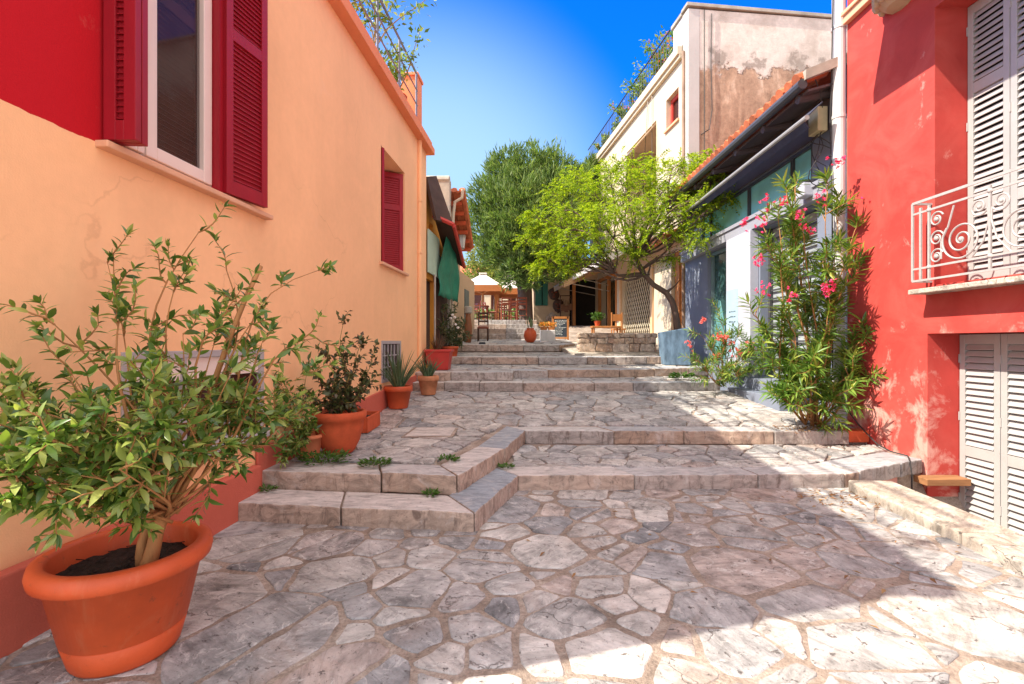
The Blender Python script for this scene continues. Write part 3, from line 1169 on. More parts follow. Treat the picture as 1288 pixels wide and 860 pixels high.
m.box(-6.1, 0.15, HY0 - .05, HY1 + .12, HZ, HZ + 0.13)
m.box(-6.0, 0.11, HY0 - .02, HY1 + .06, HZ + 0.131, HZ + 0.24)
m.build('cornice', M_CORN, peach, local=True, bevel=0.008)
m = MB()
m.box(-3.0, -0.03, 9.30, 9.55, HZ + .24, HZ + 1.10)
m.box(-0.34, -0.025, 9.26, 9.60, HZ + .24, HZ + 1.28)
m.box(-0.36, -0.0, 9.23, 9.63, HZ + 1.281, HZ + 1.34)
m.build('parapet', M_CORN, peach, local=True, bevel=0.008)
m = MB()
rz = HZ + .24
for k in range(8):
    y = 9.2 - k * 1.05
    m.tube([(-0.03, y, rz), (-0.03, y, rz + 1.05)], 0.02, 6)
for z in (0.18, 0.46, 0.74, 1.05):
    m.tube([(-0.03, 1.75, rz + z), (-0.03, 9.28, rz + z)], 0.022 if z > 1 else 0.014, 6)
m.build('railing', M_RAIL, peach, local=True)
# thin moulded downpipe painted over
m = MB()
m.tube([(0.03, 9.22, 0.9), (0.03, 9.22, HZ)], 0.042, 10)
for z in (2.1, 3.1, 4.1):
    m.tube([(0.03, 9.22, z), (0.03, 9.22, z + .05)], 0.052, 10)
m.build('downpipe', M_CORN if False else M_PEACH, peach, local=True, smooth=False)


def shutter_leaf(m, w, h, t=0.04, slat=0.036, split=0.0):
    """louvred leaf in local x (0..w), z (0..h), thickness along y"""
    st = 0.065
    rails = [0.0, h - 0.09]
    mids = [h * 0.62] if split else []
    for x0, x1 in ((0, st), (w - st, w)):
        m.box(x0, x1, -t / 2, t / 2, 0, h)
    zz = [(0, .11)] + [(q, q + .09) for q in mids] + [(h - .09, h)]
    for a, b in zz:
        m.box(st, w - st, -t / 2 + .001, t / 2 - .001, a, b)
    for (a0, a1), (b0, b1) in zip(zz[:-1], zz[1:]):
        n = max(2, int((b0 - a1) / slat))
        for i in range(n):
            z = a1 + (i + .5) * (b0 - a1) / n
            a = R(38)
            dy, dz = math.cos(a) * .019, math.sin(a) * .019
            m.slab((st, -dy, z - dz), (w - st, -dy, z - dz), (w - st, dy, z + dz), (st, dy, z + dz), 0.006)
    m.box(st, w - st, -.002, .002, .1, h - .08)
    return m


def leaf_at(root, mat, hinge, ang, w, h, split=True, name='shutter', t=.04, slat=.036):
    m = MB()
    m.M = Matrix.Translation(hinge) @ Matrix.Rotation(ang, 4, 'Z')
    shutter_leaf(m, w, h, t=t, split=split, slat=slat)
    return m.build(name, mat, root, local=True, bevel=0.004)


def rect_frame(m, x, y0, y1, z0, z1, fw, t):
    m.box(x - t, x, y0, y0 + fw, z0, z1)
    m.box(x - t, x, y1 - fw, y1, z0, z1)
    m.box(x - t + .001, x - .001, y0 + fw, y1 - fw, z0, z0 + fw)
    m.box(x - t + .001, x - .001, y0 + fw, y1 - fw, z1 - fw, z1)


# main window: cream frame, one sash tilted open on the left
m = MB()
rect_frame(m, -0.05, 2.722, 3.658, 2.522, 4.438, 0.055, 0.07)
wf = m.build('window', M_FRAME, peach, local=True, bevel=0.006)
m = MB()
rect_frame(m, -0.035, 3.02, 3.612, 2.58, 4.38, 0.085, 0.06)
m.build('sash', M_FRAME, wf, local=True, bevel=0.006)
m = MB().box(-0.075, -0.07, 3.07, 3.55, 2.63, 4.33)
m.build('pane', M_PANE, wf, local=True)
mi_ = MB()  # slatted leaf added behind the pane in place of a slatted reflection
mi_.M = Matrix.Translation((-.125, 3.04, 2.60)) @ Matrix.Rotation(R(90), 4, 'Z')
shutter_leaf(mi_, .55, 1.76, split=True)
mi_.build('reflected_shutter', pmat('reflected_shutter_brown', (.16, .045, .025), .6, .25), wf, local=True)
m = MB().box(-0.085, -0.078, 2.78, 3.02, 2.58, 4.38)
m.build('pane', M_GLASS, wf, local=True)
m = MB()
m.M = Matrix.Translation((-0.03, 3.0, 2.58)) @ Matrix.Rotation(R(4), 4, 'Y')
rect_frame(m, 0.0, -0.24, 0.0, 0.0, 1.8, 0.05, 0.05)
m.build('sash', M_FRAME, wf, local=True, bevel=0.005)
m = MB().box(-0.045, 0.02, 3.618, 3.656, 2.522, 4.438)
m.build('jamb_post', M_SHUT, wf, local=True)
m = MB().box(-0.04, 0.075, 2.64, 4.24, 2.478, 2.518)
m.build('sill', M_SILL, peach, local=True, bevel=0.008)
# near pair of shutters folded and sticking out; far leaf nearly flat on the wall
leaf_at(peach, M_SHUT, (0.02, 2.69, 2.53), R(6), 0.175, 1.95, True, t=.045)
leaf_at(peach, M_SHUT, (0.02, 2.74, 2.53), R(7), 0.170, 1.95, True, t=.045)
leaf_at(peach, M_SHUT, (0.03, 3.655, 2.54), R(90 - 9), 0.43, 1.94, True, t=.045)
# second window: shutters ajar inside the reveal
m = MB().box(-0.03, 0.06, 7.10, 8.43, 2.555, 2.598)
m.build('sill', M_SILL, peach, local=True, bevel=0.008)
leaf_at(peach, M_SHUT, (0.03, 7.19, 2.62), R(150), 0.30, 1.70, False)
leaf_at(peach, M_SHUT, (-0.03, 8.345, 2.62), R(180 + 34), 0.56, 1.70, True)
leaf_at(peach, M_SHUT, (-0.06, 7.30, 2.62), R(180 - 60), 0.28, 1.70, False)
# low sliding window behind the big shrub
m = MB()
rect_frame(m, 0.012, 2.80, 4.20, 0.62, 1.34, 0.05, 0.05)
for y in (3.27, 3.72):
    m.box(-.035, .01, y, y + .035, .67, 1.29)
wb = m.build('window', M_GREYFR, peach, local=True, bevel=0.004)
m = MB().box(-.03, -.025, 2.85, 4.15, .67, 1.29)
m.build('pane', M_GLASS, wb, local=True)
m = MB().box(-.02, -.012, 2.852, 4.148, 1.14, 1.288)
m.build('roller_blind', M_FRAME, wb, local=True)
m = MB().box(-0.03, 0.06, 2.76, 4.24, 0.575, 0.618)
m.build('sill', M_GREYFR, wb, local=True, bevel=0.006)
# small barred window by the pots
m = MB()
rect_frame(m, 0.012, 7.18, 8.12, .78, 1.42, .05, .05)
for k in range(1, 6):
    y = 7.18 + k * .94 / 6
    m.box(-.02, .004, y, y + .018, .82, 1.36)
for z in (1.0, 1.18):
    m.box(-.022, .002, 7.23, 8.07, z, z + .016)
wg = m.build('window', M_GREYFR, peach, local=True, bevel=0.003)
m = MB().box(-.05, -.045, 7.20, 8.10, .80, 1.40)
m.build('pane', M_GLASS, wg, local=True)


# ================================================================== RED HOUSE (right)
red = thing('red_house', 'weathered red house with grey louvred doors and scrolled balcony on the right', 'house', (4.45, 6.33, 0))
RX = 4.45
D1 = (3.0, 5.02, 2.0, 4.92, 0.42)
D2 = (3.0, 5.11, -0.60, 1.49, 0.42)
m = MB()
wall_cells(m, 0.8, 6.33, -0.6, 8.0, [D1, D2], .42, x=RX, sgn=1)
m.quad((RX, 6.33, -.6), (11, 6.33, -.6), (11, 6.33, 8), (RX, 6.33, 8))
m.quad((RX, .8, -.6), (11, .8, -.6), (11, .8, 8), (RX, .8, 8))
m.quad((11, .8, -.6), (11, 6.33, -.6), (11, 6.33, 8), (11, .8, 8))
m.quad((RX, .8, 8), (RX, 6.33, 8), (11, 6.33, 8), (11, .8, 8))
m.build('wall', M_RED, red)


def louvre_door(root, ytop, z0, z1, leaves, mids, first):
    """doors in the plane x=4.80, running from y=ytop towards the camera"""
    y = ytop
    for w in leaves:
        m = MB()
        m.M = Matrix.Translation((RX + 0.36, y - .004, z0)) @ Matrix.Rotation(R(-90), 4, 'Z')
        h = z1 - z0
        w2 = w - .008
        st = .06
        t = .05
        for a, b in ((0, st), (w2 - st, w2)):
            m.box(a, b, -t / 2, t / 2, 0, h)
        zz = [(0, .12)] + [(q - z0, q - z0 + .11) for q in mids] + [(h - .10, h)]
        for a, b in zz:
            m.box(st, w2 - st, -t / 2 + .002, t / 2 - .002, a, b)
        for (a0, a1), (b0, b1) in zip(zz[:-1], zz[1:]):
            n = max(2, int(round((b0 - a1) / .068)))
            for i in range(n):
                z = a1 + (i + .5) * (b0 - a1) / n
                a = R(60)
                dy, dz = math.cos(a) * .034, math.sin(a) * .034
                m.slab((st + .004, -dy - .006, z - dz), (w2 - st - .004, -dy - .006, z - dz), (w2 - st - .004, dy - .006, z + dz), (st + .004, dy - .006, z + dz), .009)
        d = m.build('louvred_door', M_DOOR, root, bevel=.003)
        for zc in (.25, h * .55, h - .3):
            MB().box(RX + .325, RX + .337, y - .014, y - .002, z0 + zc, z0 + zc + .09).build('hinge', M_DOOR, d)
        y -= w
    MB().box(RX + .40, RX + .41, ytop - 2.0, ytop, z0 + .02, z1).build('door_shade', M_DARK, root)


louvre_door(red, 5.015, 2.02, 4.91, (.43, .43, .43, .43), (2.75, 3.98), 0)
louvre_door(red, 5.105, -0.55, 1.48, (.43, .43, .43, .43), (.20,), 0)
# lower balcony: marble slab and scrolled iron rail
m = MB().box(RX - .22, RX + .30, 2.9, 5.10, 1.905, 1.955)
m.build('balcony_slab', M_MARB, red, bevel=.008)
BX = RX - .20


def rp(px, py):
    Y = BX * 600 / (px - 644)
    return Vector((BX, Y, EYE - (py - 430) / 600 * Y))


def spiral(c, r0, r1, a0, turns, n=40, sy=1):
    out = []
    for i in range(n + 1):
        t = i / n
        r = r0 + (r1 - r0) * t
        a = a0 + turns * 2 * math.pi * t
        out.append(Vector((BX, c[0] + sy * r * math.cos(a), c[1] + r * math.sin(a))))
    return out


m = MB()
ZT, ZM, ZB, ZF = 2.86, 2.745, 2.165, 2.04
y0 = 5.06
rb = .008
for z, r in ((ZT, .013), (ZM, .010), (ZB, .010), (ZF, .010)):
    m.box(BX - .007, BX + .007, 2.95, y0, z - r, z + r)
for x in (BX, ):
    for z in (ZT, ZF):
        m.box(BX, RX + .0, y0 - .012, y0 + .012, z - .011, z + .011)
posts = [y0, y0 - .10, y0 - .20]
pan = []
yy = y0 - .20
for k in range(3):
    pan.append((yy, yy - .62))
    yy -= .62
    posts.append(yy)
for y in posts:
    m.box(BX - .008, BX + .008, y - .011, y + .011, ZF, ZT if y == y0 else ZM + .05)
for z in (ZM, ZB):
    for y in posts[2:]:
        m.ball((BX, y, z), .020, .024, .024, 8, 6)
for k, (ya, yb) in enumerate(pan):
    sgn = -1 if k % 2 == 0 else 1
    A = ya if sgn < 0 else yb                # side with the column of small scrolls
    def q(u, v):
        return (A + sgn * u * .62, ZB + v * (ZM - ZB))
    for v in (.80, .47, .16):
        c = q(.14, v)
        m.tube(spiral(c, .078, .016, 0.4, 1.6, sy=sgn), rb, 6, flat=1.0)
        m.ball((BX, c[0], c[1]), .017, .022, .022, 8, 6)
    c = q(.56, .36)
    m.tube(spiral(c, .205, .070, 2.4, 1.75, 64, sy=sgn), rb + .001, 6)
    m.ball((BX, c[0], c[1]), .020, .026, .026, 8, 6)
    m.tube(spiral(c, .070, .018, 2.4 + 1.75 * 2 * math.pi, .8, 24, sy=sgn), rb, 6)
    c = q(.84, .80)
    m.tube(spiral(c, .085, .018, 3.6, 1.6, sy=-sgn), rb, 6)
    m.ball((BX, c[0], c[1]), .016, .020, .020, 8, 6)
    p0, p1, p2 = q(.22, .10), q(.34, .62), q(.44, .95)
    m.tube([(BX, *p0), (BX, *q(.22, .40)), (BX, *p1), (BX, *p2)], rb, 6)
    m.tube([(BX, *q(.70, .0)), (BX, *q(.90, .25)), (BX, *q(.98, .55)), (BX, *q(.97, .75))], rb, 6)
m.build('balcony_rail', M_IRON, red)
# upper balcony: only its corbel, the string course and its shadow are in view
m = MB().box(RX - 1.06, RX - .002, .9, 5.58, 5.52, 5.68)
m.build('balcony_slab', M_MARB, red, bevel=.01)
m = MB()
m.lathe((RX, 5.42, 5.2), [(.05, 0.0), (.16, .03), (.24, .10), (.29, .20), (.32, .318)], 20)
for k in range(7):
    a = math.pi * (0.5 + (k + .5) / 7)
    m.ball((RX + .25 * math.cos(a), 5.42 + .25 * math.sin(a), 5.33), .05, .05, .07, 7, 5)
m.build('corbel', M_BEIGE, red)
m = MB()
m.box(RX - .07, RX - .002, 5.59, 6.32, 5.60, 5.70)
m.box(RX - .10, RX - .002, 5.59, 6.32, 5.701, 5.75)
m.build('string_course', M_SILL, red, bevel=.006)
m = MB().box(RX - .16, RX + .30, 4.93, 5.10, -.09, -.02)
tag(m.build('wooden_plank', pmat('weathered_plank', (.32, .15, .065), .8, .4, 6, .4, 30, stretch=(.4, 2, 2)), bevel=.006), 'short orange wooden plank set across the foot of the red doorway', 'plank')
# loose black cable running down from the oleander to the platform
pts = [P(1075, 535, 6.1), P(1092, 555, 5.9), P(1110, 572, 5.55), P(1135, 577, 5.3), P(1155, 583, 5.2)]
m = MB()
cp = [Vector(p) for p in pts]
cp = [Vector((4.40, 6.25, .50)), Vector((4.36, 6.0, .36)), Vector((4.33, 5.8, .27)), Vector((4.30, 5.62, .20)), Vector((4.28, 5.4, .165)), Vector((4.33, 5.22, .155)), Vector((4.22, 5.06, .14)), Vector((4.19, 5.0, .02)), Vector((4.20, 5.01, -.2)), Vector((4.24, 5.05, -.42))]
m.tube(cp, .008, 5)
tag(m.build('cable', M_CABLE), 'thin black cable looping down the foot of the red wall onto the platform', 'cable')
m = MB()
m.box(4.12, 4.44, 5.92, 6.12, .15, .297)
tag(m.build('clay_block', M_TERRA2, bevel=.015), 'broken clay block at the end of the upper step beside the red wall', 'block')


# ================================================================== BLUE SHOP
shop = thing('blue_shop', 'low blue grey shop with teal transom windows under a clay tiled roof', 'shop', (4.45, 9.3, .6))
SX = 4.45
m = MB()
ops = [(9.57, 10.85, 0.95, 3.42, .18), (6.95, 8.55, .78, 3.42, .25), (7.07, 11.2, 3.69, 4.36, .10)]
wall_cells(m, 6.50, 12.24, 0.0, 4.95, ops, .2, x=SX, sgn=1)
m.quad((SX, 12.24, 0), (9, 12.24, 0), (9, 12.24, 5.0), (SX, 12.24, 5))
m.build('wall', M_BLUE, shop)
m = MB().box(SX - .13, SX - .003, 6.52, 12.23, 3.43, 3.68)
m.box(SX - .16, SX - .131, 6.52, 12.23, 3.61, 3.68)
m.build('lintel_beam', plastermat('grey_beam_plaster', (.30, .305, .35)).mat, shop, bevel=.006)
m = MB().box(SX - .16, SX - .003, 8.60, 9.56, .62, 3.428)
m.build('pillar', M_LAV, shop, bevel=.008)
m = MB()
m.box(SX - .165, SX - .161, 9.05, 9.53, 1.10, 2.42)
po = m.build('poster', pmat('pale_blue_poster', (0.36, .50, .60), .5, .1), shop)
m = MB()
rr = random.Random(3)
for k in range(3):
    y = 9.15
    z = 1.98 - k * .10
    while y < 9.42:
        w = rr.uniform(.015, .05)
        m.box(SX - .1675, SX - .166, y, y + w, z, z + rr.uniform(.012, .03))
        y += w + .018
m.ball((SX - .166, 9.30, 1.58), .003, .035, .10, 8, 6)
m.ball((SX - .166, 9.27, 1.74), .003, .02, .03, 8, 6)
m.ball((SX - .166, 9.31, 1.42), .003, .04, .025, 8, 6)
m.build('print', M_DARKIRON, po)
# transom glazing
m = MB().box(SX + .06, SX + .07, 7.09, 11.18, 3.71, 4.34)
m.build('transom_glass', M_TEAL, shop)
m = MB()
rect_frame(m, SX + .06, 7.075, 11.195, 3.695, 4.355, .045, .05)
for y in (7.62, 9.02, 10.75):
    m.box(SX + .012, SX + .058, y - .03, y + .03, 3.74, 4.31)
m.build('transom_frame', M_GUTTER, shop, bevel=.004)
# display window
m = MB().box(SX + .13, SX + .14, 9.60, 10.83, .98, 3.40)
wd = m.build('display_window', M_SHOPGL, shop)
m = MB()
rect_frame(m, SX + .13, 9.585, 10.84, .96, 3.41, .07, .06)
m.build('frame', pmat('teal_frame_paint', (.16, .24, .25), .5, .1), wd, bevel=.004)
m = MB()
rr = random.Random(8)
for k in range(9):      # pale horizontal blind slats behind the glass, partly lowered
    m.box(SX + .115, SX + .122, 9.66, 10.12, 1.5 + k * .17, 1.5 + k * .17 + .05)
m.build('blind', pmat('blind_slats', (.16, .19, .20), .6, .3), wd)
m = MB()
pl_ = [(10.20, .98), (10.80, .98), (10.80, 2.1), (10.65, 2.35), (10.45, 2.3), (10.25, 1.8)]
m.add([(SX + .118, y, z) for y, z in pl_] + [(SX + .125, y, z) for y, z in pl_], [tuple(range(6)), tuple(range(11, 5, -1))])
m.build('display_cloth', pmat('teal_cloth', (.12, .30, .31), .8, .3), wd)
# shop door with horizontal bars
m = MB().box(SX + .20, SX + .21, 6.98, 8.52, .80, 3.40)
dr = m.build('shop_door', pmat('door_glass_grey', (.38, .42, .44), .3, .3, 2), shop)
m = MB()
for k in range(16):
    z = .95 + k * .15
    m.box(SX + .15, SX + .17, 7.02, 8.48, z, z + .028)
for y in (6.97, 7.75, 8.49):
    m.box(SX + .14, SX + .19, y, y + .06, .8, 3.41)
m.build('bars', M_GUTTER, dr)
# entrance ledges
m = MB()
m.prism([(3.95, 7.05), (SX - .003, 7.05), (SX - .003, 8.70), (3.93, 8.70)], .1, .575)
m.prism([(4.16, 7.0), (SX - .004, 7.0), (SX - .004, 8.72), (4.15, 8.72)], .576, .775)
m.prism([(4.15, 8.83), (SX - .004, 8.83), (SX - .004, 10.2), (4.2, 10.2)], .4, .93)
m.build('entrance_ledge', M_BLUE, shop, bevel=.01)
# soffit and roof
m = MB()
m.slab((3.98, 6.42, 4.80), (3.98, 12.22, 4.80), (SX, 12.22, 4.93), (SX, 6.42, 4.93), .03)
m.box(SX - .03, SX - .004, 6.5, 12.22, 4.375, 4.92)
m.build('soffit', M_SOFF, shop)
for k in range(7):
    y = 6.62 + k * .93
    MB().tube([(3.96, y, 4.765), (SX + .05, y, 4.87)], .062, 10).build('rafter', M_SOFF, shop)
m = MB()
nt = 30
ys = np.linspace(6.40, 12.23, nt * 8 + 1)
top, sl_ = [], 6
Vv, Ff = [], []
for j in range(sl_ + 1):
    u = j / sl_
    for i, y in enumerate(ys):
        ph = (i % 8) / 8
        c = abs(math.sin(math.pi * ph)) ** .8
        Vv.append((3.90 + u * 3.4, y, 4.935 + u * 1.36 + .10 * c + .004 * math.sin(i * 1.7)))
nn_ = len(ys)
for j in range(sl_):
    for i in range(nn_ - 1):
        a = j * nn_ + i
        Ff.append((a, a + 1, a + nn_ + 1, a + nn_))
m.add(Vv, Ff)
# butt ends of the barrel tiles along the eave
rr = random.Random(4)
for k in range(nt // 1):
    y = 6.40 + (k + .5) * (12.23 - 6.40) / nt
    dx = rr.uniform(-.02, .02)
    pts = [(3.875 + dx, y, 4.955 + rr.uniform(-.006, .006)), (4.25, y, 5.10)]
    m.tube(pts, .088, 9)
m.build('tiled_roof', M_TILE, shop)
m = MB().prism([(3.92, 6.36), (7.2, 6.36), (7.2, 6.46), (3.92, 6.46)], lambda x, y: 4.90 + (x - 3.9) * .4, lambda x, y: 5.03 + (x - 3.9) * .4)
m.build('verge', M_CONC, shop)
m = MB()
gp = [(3.90, y, 4.865) for y in (6.40, 9.3, 12.2)]
m.tube(gp, .068, 10)
m.build('gutter', M_GUTTER, shop)
# rolled awning under the eave
aw = thing('rolled_awning', 'rolled up awning with a pale roller bar under the eave of the blue shop', 'awning', (3.85, 8.4, 4.3))
m = MB().tube([(3.86, 6.24, 4.34), (3.86, 10.55, 4.28)], .034, 10)
m.build('roller_bar', pmat('aluminium_bar', (.30, .295, .29), .5, .2), aw)
m = MB()
m.slab((3.87, 6.3, 4.31), (3.87, 10.5, 4.25), (3.93, 10.5, 4.17), (3.93, 6.3, 4.23), .012)
m.slab((3.89, 6.3, 4.38), (3.89, 10.5, 4.32), (4.10, 10.5, 4.52), (4.10, 6.3, 4.58), .012)
m.build('awning_cloth', pmat('grey_awning_cloth', (.05, .055, .085), .9, .3, 9), aw)
# downpipe, junction box, lamp, cables at the near corner
m = MB()
m.tube([(4.40, 6.42, .33), (4.40, 6.42, 7.4)], .082, 16)
for z in (2.2, 4.4, 5.6):
    m.tube([(4.40, 6.42, z), (4.40, 6.42, z + .04)], .09, 16)
dp = m.build('drainpipe', M_WHITE, loc=(4.40, 6.42, .33), smooth=False)
tag(dp, 'broad white drainpipe running down between the blue shop and the red house', 'drainpipe')
m = MB().box(4.22, 4.36, 6.58, 6.80, 4.32, 4.66)
jb = m.build('junction_box', M_BOXY, loc=(4.3, 6.7, 4.3), bevel=.012)
tag(jb, 'yellowed junction box under the shop eave beside the white drainpipe', 'junction box')
m = MB()
rr = random.Random(5)
for k in range(5):
    a, b = Vector((4.30, 6.62 + .03 * k, 4.32)), Vector((4.33, 6.52 + .05 * k, 3.9 - .08 * k))
    m.tube(path(a, b, 8, .25), .006, 4)
m.tube([(4.31, 6.40, 7.3), (4.30, 6.39, 6.0), (4.29, 6.40, 5.0), (4.30, 6.45, 4.4), (4.29, 6.39, 3.4), (4.30, 6.40, 1.0)], .009, 5)
m.tube([(4.10, 6.47, 5.0), (4.2, 6.5, 4.8), (4.3, 6.6, 4.6)], .007, 4)
tag(m.build('cable', M_CABLE, loc=(4.3, 6.5, 4.3)), 'tangle of thin dark cables hanging beside the white drainpipe', 'cable')
lm = thing('wall_lamp', 'small grey wall lamp beside the teal transom of the blue shop', 'lamp', (4.38, 7.0, 3.75))
MB().box(4.22, 4.44, 6.86, 7.02, 3.70, 3.74).build('bracket', M_GUTTER, lm)
m = MB()
m.prism([(4.18, 6.84), (4.36, 6.84), (4.36, 7.04), (4.18, 7.04)], 3.50, 3.695)
m.build('lamp_shade', M_LAV, lm, bevel=.02)


# ================================================================== BEIGE HOUSE (behind the shop)
BA = math.atan(0.115)
tall = thing('tall_house', 'tall cream house with peeling brown gable and a planted roof terrace', 'house', (4.55, 12.3, 0), BA)
m = MB()
BW = (.55, 1.32, 7.42, 8.28, .20)
BO = (2.0, 4.5, 5.0, 8.05, 1.2)
G1 = (2.35, 5.0, 1.38, 3.62, .25)
G2 = (.30, 1.0, 1.0, 3.9, .3)
G3 = (5.6, 7.8, 1.4, 3.9, .5)
wall_cells(m, 0, 9.2, 0.4, 9.0, [BW, BO, G1, G2, G3], .2, x=0, sgn=1)
m.quad((0, 9.2, .4), (7, 9.2, .4), (7, 9.2, 9), (0, 9.2, 9))
m.quad((0, 0.003, 9), (7, 0.003, 9), (7, 9.2, 9), (0, 9.2, 9))
m.quad((7, 0, .4), (7, 9.2, .4), (7, 9.2, 9), (7, 0, 9))
m.build('wall', M_CREAM, tall, local=True)
m = MB()
m.add([(0.30, 0, .4), (7, 0, .4), (7, 0, 10.05), (0.30, 0, 10.0)], [(0, 1, 2, 3)])
m.add([(0.30, .25, 9), (7, .25, 9), (7, .25, 10.05), (.30, .25, 10.0)], [(3, 2, 1, 0)])
m.build('gable_wall', M_GABLE, tall, local=True)
m = MB()
m.box(-.012, .295, -.012, .27, .4, 10.0)
m.box(-.012, .26, .271, .85, 9.24, 10.0)
m.build('corner_pilaster', plastermat('grey_plaster', (.50, .47, .45)).mat, tall, local=True, bevel=.01)
m = MB()
m.box(-.06, 7, -.05, .29, 10.052, 10.14)
m.box(-.06, .30, .291, .90, 10.005, 10.10)
m.build('coping', M_CONC, tall, local=True, bevel=.01)
m = MB()
m.box(-.16, -.003, .30, 9.35, 9.00, 9.22)
m.box(-.10, -.003, .30, 9.30, 8.90, 8.998)
m.build('cornice', M_CREAM, tall, local=True, bevel=.01)
m = MB()
for k in range(45):
    y = .95 + k * .18
    m.tube([(-.08, y, 9.22), (-.08, y, 10.02)], .010, 4)
m.tube([(-.08, .9, 10.02), (-.08, 9.2, 10.02)], .022, 5)
m.tube([(-.08, .9, 9.30), (-.08, 9.2, 9.30)], .014, 5)
m.build('railing', M_DARKIRON, tall, local=True)
m = MB()
rect_frame(m, .19, .56, 1.31, 7.43, 8.27, .10, .06)
w_ = m.build('window', M_REDTRIM, tall, local=True)
MB().box(.175, .18, .64, 1.23, 7.5, 8.2).build('pane', M_GLASS, w_, local=True)
MB().box(-.06, .1, .50, 1.37, 7.35, 7.415).build('sill', M_SILL, tall, local=True, bevel=.006)
# upper balcony opening with slanting canvas
m = MB()
m.slab((-.75, 2.0, 7.1), (-.75, 4.5, 7.1), (0.02, 4.5, 8.0), (.02, 2.0, 8.0), .02)
m.build('canvas', M_AWN, tall, local=True)
m = MB()
for y in (2.02, 2.9, 3.7, 4.48):
    m.tube([(-.75, y, 7.08), (.02, y, 7.98)], .016, 5)
m.tube([(-.76, 2.0, 7.1), (-.76, 4.5, 7.1)], .03, 6)
m.tube([(-.05, 2.2, 5.2), (-.05, 2.2, 9.0)], .012, 4)
m.tube([(-.05, 3.1, 5.2), (-.05, 2.5, 9.0)], .012, 4)
m.build('canvas_frame', M_CONC, tall, local=True)
m = MB()
m.tube([(-.05, .18, 1.0), (-.05, .18, 9.0)], .04, 8)
m.build('downpipe', pmat('rusty_pipe', (.36, .24, .17), .7, .5, 2), tall, local=True)
m = MB().tube([Vector((.62, -.03, 9.9)), Vector((.60, -.03, 8.6)), Vector((.63, -.03, 7.4)), Vector((.55, -.03, 6.9)), Vector((.33, -.03, 6.75))], .012, 4)
m.tube([(.42, -.03, 10.0), (.42, -.03, 3.5)], .012, 4)
m.build('cable', M_CABLE, tall, local=True)
# folding lattice gate of the closed ground-floor shop
m = MB()
m.box(.06, .10, 2.36, 2.42, 1.38, 3.60)
m.box(.06, .10, 4.93, 4.99, 1.38, 3.60)
m.box(.06, .10, 2.42, 4.93, 3.55, 3.60)
nx = 15
for k in range(-15, nx + 15):
    for sg in (1, -1):
        ya = 2.42 + k * .17
        pts = []
        y_a, z_a = ya, 1.40
        y_b, z_b = ya + sg * 1.20, 3.55
        # clip to the opening
        t0, t1 = 0.0, 1.0
        for lo, hi, p, d in ((2.42, 4.93, y_a, y_b - y_a),):
            ta, tb_ = (lo - p) / d, (hi - p) / d
            t0, t1 = max(t0, min(ta, tb_)), min(t1, max(ta, tb_))
        if t1 - t0 > .02:
            f = lambda t: (.08 + sg * .008, y_a + (y_b - y_a) * t, z_a + (z_b - z_a) * t)
            m.tube([f(t0), f(t1)], .011, 4)
m.build('lattice_gate', pmat('cream_gate_paint', (.58, .50, .36), .5, .15), tall, local=True)
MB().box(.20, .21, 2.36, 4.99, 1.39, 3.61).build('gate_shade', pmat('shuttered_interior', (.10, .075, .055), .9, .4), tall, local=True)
m = MB()
rect_frame(m, -.003, 2.18, 5.17, 1.30, 3.80, .165, .05)
m.build('gate_surround', pmat('pale_orange_plaster', (.68, .45, .26), .8, .15), tall, local=True)
m = MB().box(.10, .13, .32, .98, 1.02, 3.88)
m.box(.05, .12, .62, .68, 1.02, 3.88)
m.build('plank_door', M_WOOD, tall, local=True)
m = MB()
for y in (5.55, 6.5, 7.75):
    m.box(-.03, .08, y, y + .12, 1.4, 3.95)
m.box(-.03, .08, 5.5, 7.9, 3.9, 4.02)
m.build('door_frame', M_WOOD, tall, local=True)
MB().box(.30, .31, 5.6, 7.8, 1.42, 3.88).build('glass_door', glassmat('dark_door_glass', (.03, .045, .03)), tall, local=True)
# small tiled pent roof over the ground floor
m = MB()
for k in range(10):
    y = .3 + k * .19
    m.tube([(-.55, y, 4.15), (.0, y, 4.38)], .09, 8)
m.slab((-.55, .2, 4.08), (-.55, 2.1, 4.08), (-.005, 2.1, 4.3), (-.005, .2, 4.3), .03)
m.build('pent_roof', M_TILE, tall, local=True)


